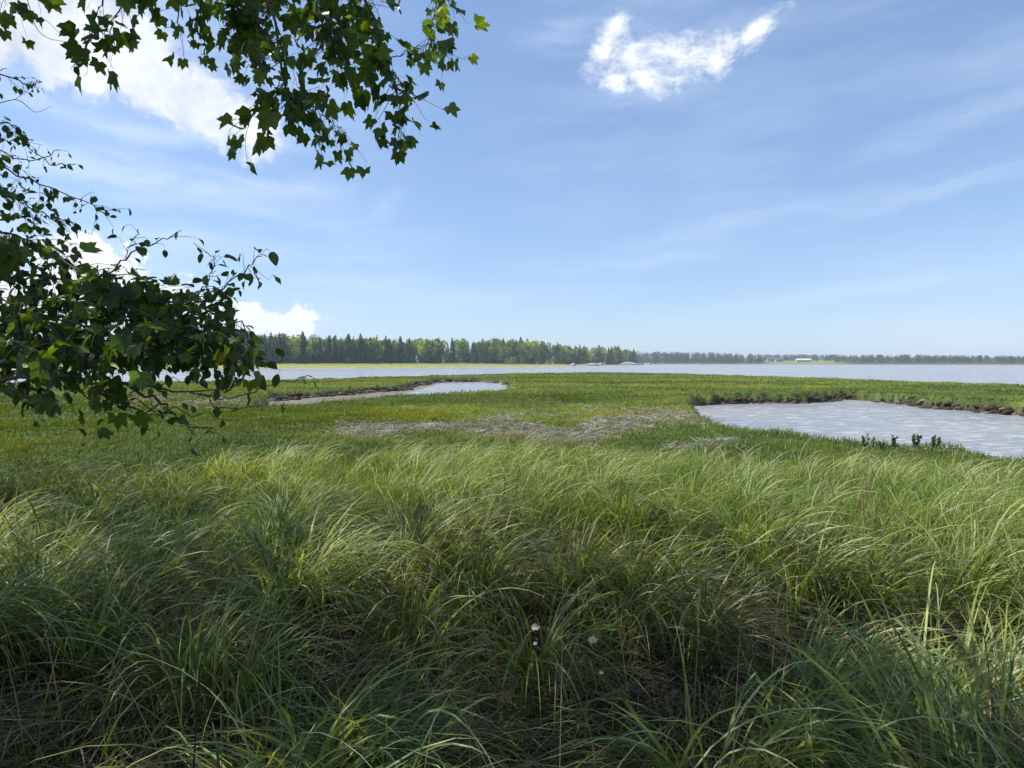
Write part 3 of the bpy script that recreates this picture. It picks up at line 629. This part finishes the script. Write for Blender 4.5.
ash([(-150, 120, 3.0), (-40, 120, 2.9), (0, 165, 2.8), (40, 185, 2.8), (80, 200, 2.8), (110, 216, 2.8)], 20, 3, .12, .036, r0=.006)
ash([(-150, 120, 3.0), (-50, 90, 2.9), (-5, 118, 2.9), (20, 128, 2.9)], 16, 3, .14, .05)
ash([(-150, 60, 3.0), (-50, 60, 2.9), (-5, 72, 2.9), (25, 82, 2.9), (42, 82, 2.9)], 14, 3, .08, .035)
ash([(-5, 140, 2.9), (20, 142, 2.9), (50, 162, 2.9), (75, 165, 2.9)], 8, 2, .08, .03, r0=.003)
al.twig.add(smooth_path(PX((-5, 104, 2.9), (18, 100, 2.9), (35, 112, 2.9), (52, 106, 2.9))), .0024, .0007, 4)
al.twig.add(smooth_path(PX((14, 100, 2.9), (28, 90, 2.9), (24, 82, 2.9))), .0014, .0006, 4)
ash([(-5, 150, 2.9), (30, 160, 2.9), (60, 150, 2.9)], 6, 2, .08, .03, r0=.003)
# shoots standing out to the right
ash([(150, 303, 2.5), (190, 302, 2.45), (215, 296, 2.4), (240, 274, 2.4), (262, 256, 2.4)], 16, 2, .10, .052, r0=.005, spread=.7, droop=0)
ash([(190, 302, 2.45), (205, 285, 2.4), (215, 262, 2.4), (205, 252, 2.4)], 8, 2, .08, .05, r0=.003, spread=.7, droop=0)
ash([(100, 285, 2.5), (125, 258, 2.5), (150, 243, 2.5), (178, 236, 2.5)], 9, 1, .07, .042, r0=.004, spread=.6, droop=0)
ash([(125, 258, 2.5), (133, 240, 2.5), (138, 230, 2.5)], 4, 1, .06, .045, r0=.002, spread=.6, droop=0)
ash([(160, 318, 2.5), (200, 312, 2.45), (232, 318, 2.4), (250, 330, 2.4)], 16, 2, .13, .055, spread=.8)
# broad lobed leaves mixed through the body
def lcl(pts, nt, sz, tl=.14): al.shoot(PX(*pts), .004, .0015, nt, tl, 2, sz, MAPLE, mcol, droop=.6)
lcl([(60, 320, 2.3), (110, 330, 2.25), (160, 338, 2.2)], 14, .075); lcl([(130, 310, 2.3), (180, 325, 2.25), (225, 335, 2.25), (246, 350, 2.25)], 14, .07)
lcl([(-20, 290, 2.2), (30, 310, 2.2), (60, 335, 2.2), (85, 355, 2.2)], 14, .075); lcl([(-10, 330, 2.1), (25, 345, 2.1), (50, 360, 2.1)], 10, .085)
lcl([(50, 255, 2.5), (100, 275, 2.4), (145, 270, 2.4)], 12, .08); lcl([(80, 355, 2.2), (100, 370, 2.2), (106, 380, 2.2)], 7, .085)
lcl([(-30, 210, 2.4), (10, 240, 2.4), (20, 260, 2.4)], 10, .09)
for q in (((0, 392, 2.3), (40, 398, 2.3), (62, 408, 2.3), (80, 402, 2.3)), ((20, 396, 2.3), (50, 410, 2.3), (58, 424, 2.3)), ((60, 380, 2.3), (100, 402, 2.3), (128, 398, 2.3), (150, 412, 2.3)), ((130, 400, 2.3), (160, 410, 2.3), (205, 414, 2.3), (240, 422, 2.3)),
          ((160, 402, 2.3), (140, 420, 2.3), (122, 432, 2.3)), ((178, 418, 2.3), (205, 428, 2.3), (222, 438, 2.3)), ((200, 394, 2.3), (230, 408, 2.3), (262, 404, 2.3)), ((90, 385, 2.3), (130, 390, 2.3), (170, 380, 2.3), (210, 384, 2.3))):
    al.twig.add(smooth_path(PX(*q), 10, .012), .0035, .0009, 4)
for c0, r0_, n0 in (((-6.5, 4, 3.0), (2.2, 2.6, 2.6), 5000), ((-8.5, 7, 5.0), (2.6, 3.5, 3.2), 6500), ((-11, 10, 5.0), (2.6, 3.5, 3.8), 5000)):  # unseen leaf masses, added beyond the left edge to shade the foreground
    al.cloud(c0, r0_, n0, .13, acol, lo=.5)
def fill(cx, cy, rx, ry, n, d0, d1, sz, shape, gc):
    a_ = rng.uniform(0, 6.283, n); q = rng.random(n) ** .55; P = np.array([at_depth(cx + rx * q_ * math.cos(t_), cy + ry * q_ * math.sin(t_), dd_) for q_, t_, dd_ in zip(q, a_, rng.uniform(d0, d1, n))])
    al.leafat(P, unit(n) + np.array([0, 0, -.5]), sz * rng.uniform(.6, 1.3, n), gc(n), shape)
fill(135, 325, 105, 48, 330, 2.3, 2.8, .046, OVAL, acol); fill(110, 318, 100, 44, 90, 2.2, 2.7, .075, MAPLE, mcol)
fill(20, 320, 90, 78, 300, 2.4, 3.0, .05, OVAL, acol); fill(195, 342, 50, 30, 120, 2.3, 2.6, .045, OVAL, acol); fill(20, 225, 50, 40, 90, 2.6, 3.0, .04, OVAL, acol)
root = empty('alder_tree', base); tag(root, 'dark leafy alder reaching in low from the left edge over the grass', 'tree')
finish(al, root, tr)

# ------------------------------------------------------------------ far trees
def spruce_mesh(h, wd, seed, colr, n=1500):
    g = np.random.default_rng(seed); t_ = g.random(n) ** .75                     # 0 top .. 1 foot
    z = h * (1 - t_ * .93); lay = (t_ * 13) % 1
    rad = wd * 1.2 * (t_ ** .8 * (.62 + .38 * (1 - lay)) + .02) * g.uniform(.55, 1.05, n); a_ = g.uniform(0, 2 * math.pi, n)
    rad *= .75 + .5 * vn(a_ * 1.3, z * .5, seed)
    P = np.stack([rad * np.cos(a_), rad * np.sin(a_), z - rad * .25], 1)
    D_ = np.stack([np.cos(a_), np.sin(a_), g.uniform(-.7, .1, n)], 1) + g.normal(0, .3, (n, 3))
    sz = (.35 + .75 * t_) * g.uniform(.6, 1.2, n) * wd / 2.4
    c_ = np.array([2.2, 2.1, 1.9]) * np.array(colr) * g.uniform(.6, 1.4, n)[:, None] * (.8 + .5 * vn(a_ * 2, z, seed + 3))[:, None]
    return tri_leaf(P, D_, sz, c_, g)
def tri_leaf(P, D_, sz, c_, g):
    n = len(P); D_ = D_ / np.linalg.norm(D_, axis=1)[:, None]; U = g.normal(0, 1, (n, 3)); Sd = np.cross(D_, U); Sd /= np.linalg.norm(Sd, axis=1)[:, None] + 1e-9
    V = np.stack([P - Sd * sz[:, None] * .45, P + D_ * sz[:, None] * .9 + 0 * Sd, P + Sd * sz[:, None] * .45, P - D_ * sz[:, None] * .5], 1).reshape(-1, 3)
    return V, np.arange(n * 4).reshape(-1, 4), np.repeat(c_, 4, 0)
def broad_mesh(h, wd, seed, colr, n=1700, foot=.12):
    g = np.random.default_rng(seed); nl = 16
    lc = np.stack([g.normal(0, .40, nl), g.normal(0, .40, nl), g.uniform(foot + .12, .90, nl)], 1)
    prof = np.clip(np.sin(np.clip((lc[:, 2] - foot) / (1 - foot), 0, 1) * math.pi * .86 + .25), .25, 1)
    lc[:, :2] *= (wd * prof)[:, None]; lc[:, 2] *= h
    lr = g.uniform(.30, .52, nl) * wd; lr = np.minimum(lr, (h - lc[:, 2]) * .95 + .2)
    k_ = g.integers(0, nl, n); u = g.normal(0, 1, (n, 3)); u /= np.linalg.norm(u, axis=1)[:, None]
    P = lc[k_] + u * (lr[k_] * g.uniform(.65, 1.08, n))[:, None] * np.array([1, 1, 1.15]); P[:, 2] = np.maximum(P[:, 2], h * .03)
    D_ = u + g.normal(0, .7, (n, 3)); c_ = np.array([2.2, 2.05, 1.5]) * np.array(colr) * g.uniform(.65, 1.4, n)[:, None] * g.uniform(.8, 1.25, nl)[k_][:, None]
    return tri_leaf(P, D_, g.uniform(.28, .62, n) * wd / 3, c_, g)
KIND = []   # name, label root, crown mesh, trunk mesh, base height
for i, (h, wd, c_) in enumerate([(15, 2.3, (.030, .050, .026)), (13.5, 2.7, (.034, .058, .028)), (16.5, 2.1, (.026, .044, .026)), (12, 2.5, (.042, .066, .036)), (14, 1.8, (.034, .052, .030))]):
    v, f_, cc = spruce_mesh(h, wd, 200 + i, c_); KIND.append(('spruce_tree', 'spruce', mesh('spruce_crown', v, f_, cc), h))
for i, (h, wd, c_) in enumerate([(12, 3.2, (.11, .155, .035)), (13, 3.4, (.085, .125, .030)), (11, 3.0, (.135, .175, .045)), (12.5, 2.8, (.07, .105, .032)), (9.5, 2.8, (.10, .13, .055))]):
    v, f_, cc = broad_mesh(h, wd, 230 + i, c_); KIND.append(('birch_tree', 'birch', mesh('birch_crown', v, f_, cc), h))
tv, tf_ = tube([[0, 0, -1], [.05, 0, 3], [0, .05, 6], [0, 0, 10.5]], .20, .05, 7); TRUNK = mesh('far_trunk', tv, tf_, None, True)
protos = []
for nm, lb, cm, h in KIND:
    r_ = empty(nm, (0, 0, 0)); link('crown', cm, M_FAR, r_); link('trunk', TRUNK, M_BARKF, r_); protos.append((r_, lb, h)); COL.objects.unlink(r_)
    for ch in list(r_.children): COL.objects.unlink(ch)
def plant(pi, x, y, z, s_, label, cat='tree', group='trees in the wood across the channel'):
    r0_, lb, h = protos[pi]; r_ = r0_.copy(); COL.objects.link(r_); r_.location = (x, y, z); r_.scale = (s_ * random.uniform(.9, 1.15), s_ * random.uniform(.9, 1.15), s_); r_.rotation_euler = (0, 0, random.uniform(0, 6.28))
    tag(r_, label, cat, group)
    for ch in r0_.children:
        c2_ = ch.copy(); COL.objects.link(c2_); c2_.parent = r_
    return r_
EDGE = np.array(PEN[:10]); ES = np.concatenate([[0], np.cumsum(np.linalg.norm(np.diff(EDGE, axis=0), axis=1))])
def shore(t_, inland):
    x = np.interp(t_, ES, EDGE[:, 0]); y = np.interp(t_, ES, EDGE[:, 1])
    x2, y2 = np.interp(t_ + 2, ES, EDGE[:, 0]), np.interp(t_ + 2, ES, EDGE[:, 1]); dx, dy = x2 - x, y2 - y; q = math.hypot(dx, dy) + 1e-9
    return x - dy / q * inland, y + dx / q * inland
COLN = {0: 'dark green', 1: 'bushy green', 2: 'dark slender', 3: 'grey green', 4: 'thin pointed', 5: 'bright green', 6: 'rounded mid green', 7: 'pale yellow green', 8: 'dull green', 9: 'low grey green'}
def top_px(px):   # height of the treetops above the horizon in the photograph, in pixels
    return np.interp(px, [0, 240, 300, 340, 400, 440, 520, 560, 600, 632], [29, 30, 30, 28, 26, 24.5, 25, 20, 17, 15.5])
# front and second ranks as single trees
cnt = 0; tries = 0; placed = []; FT = []
while cnt < 280 and tries < 6000:
    tries += 1
    px = random.uniform(-30, 650) if random.random() < .88 else random.uniform(580, 652)
    rank = random.choice((0, 0, 1))
    t_ = np.interp(px, [-400, -200, 0, 120, 250, 400, 520, 570, 620, 652], ES)
    inl = (64 if px < 560 else 64 - (px - 560) * .55) + rank * 7 + random.uniform(-2, 3)
    x, y = shore(t_, inl); q = project(np.array([[x, y, 2.0]])); qx = float(q[0][0])
    if qx < -60 or qx > 636: continue
    if any((x - a_) ** 2 + (y - b_) ** 2 < 2.3 ** 2 for a_, b_ in placed): continue
    z = float(terrain(np.array([x]), np.array([y]))[0][0]); placed.append((x, y))
    th = top_px(qx) * y / FPX + CZ - z
    con = random.random() < np.interp(qx, [0, 240, 320, 420, 480, 560, 636], [.7, .75, .6, .48, .34, .28, .45])
    if qx < 120: sect = 'behind the thickest branches'
    elif qx < 240: sect = 'behind the thinner branches'
    elif qx < 340: sect = 'right of the leafy branches'
    elif qx < 430: sect = 'left of mid wood'
    elif qx < 520: sect = 'in mid wood'
    elif qx < 590: sect = 'in the brightest right part'
    else: sect = 'near the rocky point'
    pi = random.choice(range(5)) if con else random.choice(range(5, 10))
    s_ = th / protos[pi][2] * (random.uniform(.8, 1.06) if con else random.uniform(.72, .98))
    tl_ = s_ * protos[pi][2] / th
    size = 'tall' if tl_ > 1.0 else ('short' if tl_ < .85 else 'mid height')
    row = 'by the meadow' if rank == 0 else 'one rank back'
    FT.append((plant(pi, x, y, z - .1, s_, ''), f'{size} {COLN[pi]} {protos[pi][1]}', row, sect, qx))
    cnt += 1
from collections import defaultdict
dd = defaultdict(list)
for q in FT: dd[q[1:4]].append(q)
ORD = ['leftmost', 'second', 'third', 'fourth', 'fifth', 'sixth', 'seventh', 'eighth', 'ninth', 'tenth', 'eleventh', 'twelfth', 'thirteenth', 'fourteenth']
for (ds, row, sect), L_ in dd.items():
    L_.sort(key=lambda q: q[4])
    for i, q in enumerate(L_):
        q[0]['label'] = f'{ds} {row}, {sect}' if len(L_) == 1 else f'{ORD[min(i, 13)]} {ds} {row}, {sect}'
# low bushes closing the foot of the wood, and the ranks behind, as one mass
def mass(spots, foot=.05, n=500):
    VV, FF, CC, o_ = [], [], [], 0
    for i, (x, y, z, h, con) in enumerate(spots):
        cl = (.032, .052, .028) if con else random.choice([(.11, .15, .035), (.08, .12, .032), (.06, .09, .03)]) if n > 300 else (.030, .048, .026)
        v, f_, c_ = spruce_mesh(h, h * .19, 900 + i, cl, n) if con else broad_mesh(h, max(1.6, h * .27), 900 + i, cl, n, foot)
        VV.append(v + [x, y, z]); FF.append(f_ + o_); CC.append(c_); o_ += len(v)
    return np.vstack(VV), np.vstack(FF), np.vstack(CC)
sp_ = []
for i in range(560):
    px = random.uniform(-120, 632); t_ = np.interp(px, [-400, -200, 0, 120, 250, 400, 520, 570, 620, 652], ES)
    inl = random.uniform(78, 150) if i % 3 else random.uniform(61, 74)
    if px > 560: inl *= .6
    x, y = shore(t_, inl); qx = float(project(np.array([[x, y, 2.0]]))[0][0])
    if qx > 632: continue
    z = float(terrain(np.array([x]), np.array([y]))[0][0]); th = top_px(qx) * y / FPX + CZ - z
    if i % 3 == 0: sp_.append((x, y, z, random.uniform(3.0, 6.0), False))
    else: sp_.append((x, y, z, th * random.uniform(.72, .95), random.random() < .35))
v, f_, cc = mass(sp_, .0)
tag(link('forest', mesh('forest', v, f_, cc), M_WOOD), 'dense undergrowth and back ranks of the wood across the channel', 'wood', kind='stuff')
FE = np.array(FAR[:6]); sp_ = []
for i in range(1300):
    px = random.uniform(600, 1230); q = np.interp(px, [560, 660, 780, 900, 1024, 1250], np.arange(6)); k_ = min(4, int(q)); e = FE[k_] + (FE[k_ + 1] - FE[k_]) * (q - k_)
    gap = 765 < px < 840
    inl = random.uniform(26, 100) if not gap else random.uniform(150, 230)
    x, y = e[0] * (1 + inl / e[1]), e[1] + inl
    tp = np.interp(px, [600, 640, 680, 720, 770, 830, 900, 1024, 1230], [12, 11.5, 11, 10.5, 8.5, 8.6, 8.4, 7.2, 6.5])
    z = float(terrain(np.array([x]), np.array([y]))[0][0]); th = (tp * y / FPX + CZ - z) * random.uniform(.72, 1.03)
    sp_.append((x, y, z, max(3, th), random.random() < .2))
v, f_, cc = mass(sp_, .0, 280)
tag(link('far_wood', mesh('far_wood', v, f_, cc), M_WOOD), 'low hazy blue green wood along the far right shore', 'wood', kind='stuff')

# ------------------------------------------------------------------ houses, rocks
def box_mb(V, F, c0, s_):
    o_ = len(V); x, y, z = s_[0] / 2, s_[1] / 2, s_[2]
    V += [(c0[0] + a_ * x, c0[1] + b_ * y, c0[2] + c_ * z) for c_ in (0, 1) for a_, b_ in ((-1, -1), (1, -1), (1, 1), (-1, 1))]
    F += [(o_, o_ + 3, o_ + 2, o_ + 1), (o_ + 4, o_ + 5, o_ + 6, o_ + 7)] + [(o_ + i, o_ + (i + 1) % 4, o_ + 4 + (i + 1) % 4, o_ + 4 + i) for i in range(4)]
def box_obj(name, boxes, mat, parent):
    V, F = [], []
    for c0, s_ in boxes: box_mb(V, F, c0, s_)
    return link(name, mesh(name, np.array(V), np.array(F)), mat, parent)
M_WALL = solid('white_boards', (.36, .36, .35), .7, 3, (.3, .3, .29)); M_WALLG = solid('grey_boards', (.35, .34, .33), .7, 3, (.3, .29, .28))
M_ROOFW = solid('pale_metal_roof', (.26, .27, .29), .5, 2, (.66, .66, .67)); M_ROOFD = solid('dark_shingles', (.10, .10, .11), .8, 5, (.07, .07, .075)); M_GLASS = solid('window_glass', (.03, .04, .05), .15)
def house(px, py, D_, L_, W_, H_, RH, wall, roof, label):
    p_ = at_depth(px, py, D_); z0 = float(terrain(np.array([p_[0]]), np.array([p_[1]]))[0][0])
    r_ = empty('shore_house', (p_[0], p_[1], z0 - .3)); r_.rotation_euler.z = -.15; tag(r_, label, 'house', 'houses on the far shore')
    V = np.array([(a_ * L_ / 2, b_ * W_ / 2, c_) for c_ in (0, H_) for a_, b_ in ((-1, -1), (1, -1), (1, 1), (-1, 1))] + [(-L_ / 2, 0, H_ + RH), (L_ / 2, 0, H_ + RH)])
    link('wall', mesh('wall', V, [np.array([[0, 1, 5, 4], [1, 2, 6, 5], [2, 3, 7, 6], [3, 0, 4, 7]]), np.array([[4, 7, 8], [5, 9, 6]])]), wall, r_)
    e_, t_ = .5, .25; Vr = []; 
    for dz in (.02, t_): Vr += [(-L_ / 2 - e_, -W_ / 2 - e_, H_ - e_ * RH / (W_ / 2) + dz), (L_ / 2 + e_, -W_ / 2 - e_, H_ - e_ * RH / (W_ / 2) + dz), (L_ / 2 + e_, 0, H_ + RH + dz), (-L_ / 2 - e_, 0, H_ + RH + dz), (-L_ / 2 - e_, W_ / 2 + e_, H_ - e_ * RH / (W_ / 2) + dz), (L_ / 2 + e_, W_ / 2 + e_, H_ - e_ * RH / (W_ / 2) + dz)]
    Fr = np.array([[6, 7, 8, 9], [9, 8, 11, 10], [0, 3, 2, 1], [3, 4, 5, 2], [0, 1, 7, 6], [4, 10, 11, 5], [0, 6, 9, 3], [3, 9, 10, 4], [1, 2, 8, 7], [2, 5, 11, 8]])
    rf = link('roof', mesh('roof', np.array(Vr), Fr), roof, r_)
    box_obj('chimney', [((L_ * .22, .8, H_ + RH * .4), (.8, .8, RH * .6 + 1))], M_WALLG, rf)
    nw = max(2, int(L_ / 4))
    for i in range(nw): box_obj('window', [((-L_ / 2 + L_ * (i + .5) / nw, -W_ / 2 - .03, H_ * .35), (1.2, .08, H_ * .4))], M_GLASS, r_)
    box_obj('door', [((L_ * .05, -W_ / 2 - .03, 0.05), (1.0, .06, 2.1))], M_ROOFD, r_)
house(803, 362, 800, 18, 9, 2.5, 1.9, M_WALL, M_ROOFW, 'long white house with a pale roof in the far shore clearing')
house(779, 362, 815, 9, 7, 3.2, 2.4, M_WALLG, M_ROOFD, 'small grey house left of the long white house')
house(771, 362, 860, 10, 7, 3.4, 2.6, M_WALL, M_ROOFD, 'small dark roofed white cottage leftmost in the far clearing')
house(757, 362, 830, 10, 7, 4.0, 2.8, M_WALLG, M_ROOFW, 'pale roofed house half hidden in the low hazy wood')
M_ROCK = solid('shore_rock', (.30, .27, .24), .9, 2, (.42, .39, .35), .5)
def rock(px, D_, s_, label):
    import bmesh
    bm = bmesh.new(); bmesh.ops.create_icosphere(bm, subdivisions=3, radius=1); sd_ = random.random() * 50
    for v_ in bm.verts:
        c_ = v_.co; k_ = .7 + .6 * float(vn(c_.x * 1.6 + sd_, c_.y * 1.6 + c_.z * 1.3, 7)) ; v_.co = (c_.x * k_ * s_[0], c_.y * k_ * s_[1], c_.z * k_ * s_[2])
    me = bpy.data.meshes.new('boulder'); bm.to_mesh(me); bm.free()
    p_ = at_depth(px, 363, D_); z0 = float(terrain(np.array([p_[0]]), np.array([p_[1]]))[0][0])
    o = link('boulder', me, M_ROCK, None, (p_[0], p_[1], max(z0, WZ) + s_[2] * .15)); tag(o, label, 'boulder', 'rocks along the wooded point')
for a_ in ((573, 398, (1.8, 1.5, 1.5), 'pale boulder on the shore where the meadow strip ends'), (592, 440, (4.5, 2, 1.5), 'dark flat rock on the shore, leftmost of the larger rocks'), (600, 480, (3, 2, 1.5), 'brown rock between the flat rock and the ledge at the point'),
           (628, 560, (10, 4, 2.2), 'long pale ledge of rock below the trees at the point'), (638, 600, (6, 3, 2.0), 'pale rock in the water off the point'), (648, 625, (4, 3, 1.4), 'small outermost rock off the tip of the point')): rock(*a_)

# slumped clods and stones at the foot of the creek banks
def along(pts, n):
    P = np.array(pts); S_ = np.concatenate([[0], np.cumsum(np.linalg.norm(np.diff(P, axis=0), axis=1))]); t_ = rng.uniform(0, S_[-1], n)
    return np.stack([np.interp(t_, S_, P[:, 0]), np.interp(t_, S_, P[:, 1])], 1)
import bmesh
bm = bmesh.new(); bmesh.ops.create_icosphere(bm, subdivisions=2, radius=1); IV = np.array([v_.co[:] for v_ in bm.verts]); IF = np.array([[v_.index for v_ in f__.verts] for f__ in bm.faces]); bm.free()
Q = np.vstack([along(POOL_R[:10], 1500), along(POOL_L[1:8], 1500), np.stack([rng.uniform(-20, -9, 60), rng.uniform(25, 33, 60)], 1)]); Q = Q + rng.normal(0, .45, Q.shape); zz, mk_ = terrain(Q[:, 0], Q[:, 1])
edge_ = np.maximum(mk_['pr'], mk_['pl']); ok = (edge_ > -.45) & (edge_ < .7) & (zz > -.9) & (zz < -.22); ok[-60:] = rng.random(60) < .5; VV, FF, CC = [], [], []
for (x, y), z_ in zip(Q[ok], zz[ok]):
    g = rng.random(3) * 9; k_ = .65 + .7 * vn(IV[:, 0] * 1.5 + g[0], IV[:, 1] * 1.5 + IV[:, 2] * 1.2 + g[1], 5); sz = .05 + .15 * rng.random() ** 2
    VV.append(IV * k_[:, None] * sz * np.array([rng.uniform(1, 2), rng.uniform(.8, 1.3), rng.uniform(.5, .9)]) + [x, y, max(z_, WZ - .05) + sz * .15]); FF.append(IF + len(IV) * len(FF))
    CC.append(np.tile(np.array([(.045, .036, .026), (.07, .055, .04), (.24, .21, .18), (.12, .10, .08)][rng.choice(4, p=[.52, .30, .05, .13])]) * rng.uniform(.8, 1.2), (len(IV), 1)))
tag(link('mud_clods', mesh('mud_clods', np.vstack(VV), np.vstack(FF), np.vstack(CC), True), m_ground), 'slumped mud clods and stones along the creek banks', 'mud clods', kind='stuff')

# ------------------------------------------------------------------ weeds on the pool bank, stalks, fallen petals
M_WEED = leafy('weed_leaf', .6, .2, .3, base=(.085, .115, .045)); M_STEM = solid('dark_stem', (.03, .024, .018), .8)
def weed(px, py, h, label, n=5):
    xy = on_plane(px, py, .05); z0 = float(terrain(xy[:1], xy[1:2])[0][0]); r_ = empty('bank_weed', (xy[0], xy[1], z0)); tag(r_, label, 'plant', 'leafy weeds on the pool bank')
    st_, P, D_ = Tubes(), [], []
    for i in range(n):
        a_ = random.uniform(0, 6.28); b0 = np.array([math.cos(a_), math.sin(a_), 0]) * random.uniform(0, h * .25); hh = h * random.uniform(.6, 1); tip = b0 * 1.8 + [0, 0, hh]
        st_.add([b0, (b0 + tip) / 2, tip], .005, .002, 5)
        for k_ in range(16):
            f_ = .2 + .8 * k_ / 16; P.append(b0 + (tip - b0) * f_); D_.append(np.array([random.gauss(0, 1), random.gauss(0, 1), 1.6]))
    st_.build('stem', M_STEM, r_); P, D_ = np.array(P), np.array(D_); n_ = len(P)
    v, f_, c_ = leaves(P, D_, unit(n_), rng.uniform(.035, .075, n_), np.ones((n_, 3)), OVAL); link('foliage', mesh('weed_leaves', v, f_, c_), M_WEED, r_)
weed(893, 447, .38, 'dark weed on the pool bank left of the two tallest weeds', 4); weed(869, 446, .34, 'low dark tuft of weed leftmost on the pool bank', 4)
weed(917, 448, .34, 'tallest feathery dark weed on the pool bank', 6); weed(934, 449, .32, 'feathery dark weed rightmost on the pool bank', 6); weed(883, 448, .28, 'smallest dark weed on the pool bank', 3)
def stalk(px, D_, ztop, lean, label, r0=.006):
    b_ = at_depth(px, 362, D_); z0 = float(terrain(np.array([b_[0]]), np.array([b_[1]]))[0][0])
    P = np.array([[0, 0, 0], [lean * .3, 0, (ztop - z0) * .5], [lean, .02, ztop - z0]]); v, f_ = tube(smooth_path(P, 9, .004), r0, r0 * .4, 6)
    o = link('dead_stalk', mesh('dead_stalk', v, f_, None, True), M_STEM, None, (b_[0], b_[1], z0)); tag(o, label, 'plant stalk', 'dark dead stalks standing in the grass')
stalk(503, 6.2, .78, .02, 'thick dark dead stalk standing in the sunny grass near the centre', .018)
stalk(183, 1.75, 1.05, .02, 'thin dark stalk rising from the shaded grass at lower left', .005)
stalk(835, 2.6, .85, .25, 'thin dark stalk leaning right in the grass at right', .005)
M_PETAL = solid('pale_petal', (.50, .42, .31), .7, 60, (.34, .26, .17))
def petal(px, py, D_, sz, label, nm='dry_leaf'):
    p_ = at_depth(px, py, D_); v, f_, c_ = leaves(np.zeros((1, 3)), np.array([[1., .2, .15]]), np.array([[.1, -.8, .6]]), np.array([sz]), np.ones((1, 3)), CARD)
    th = np.array([.0, .003, -.002]); n_ = len(v); edge_ = [(i, (i + 1) % (n_ - 1)) for i in range(n_ - 1)]
    V = np.vstack([v, v + th]); Fq = np.array([(a_, b_, b_ + n_, a_ + n_) for a_, b_ in edge_])
    o = link(nm, mesh(nm, V, [np.vstack([f_, f_[:, ::-1] + n_]), Fq]), M_PETAL, None, p_); tag(o, label, 'dry leaf', 'pale dry leaves caught in the grass')
petal(531, 628, 1.62, .026, 'small pale dry leaf beside the dark hollow in the grass'); petal(588, 641, 1.62, .030, 'largest pale dry leaf, lying on brown thatch')
petal(599, 673, 1.5, .013, 'tiny pale dry leaf below the largest one'); petal(533, 644, 1.6, .012, 'smallest pale leaf just under the one by the hollow')

# ------------------------------------------------------------------ air
hv = bpy.data.materials.new('haze'); hv.use_nodes = True; h = NT(hv.node_tree); h.n.clear()
pv = h.add('ShaderNodeVolumePrincipled'); pv.inputs['Density'].default_value = .0003; pv.inputs['Color'].default_value = (.74, .87, 1.0, 1); pv.inputs['Anisotropy'].default_value = 0
ho = h.add('ShaderNodeOutputMaterial'); h.l.new(pv.outputs[0], ho.inputs['Volume'])
box_obj('haze', [((0, 0, -3), (7600, 7600, 60))], hv, None); tag(bpy.data.objects['haze'], 'thin pale summer haze over the bay', 'haze', kind='stuff')
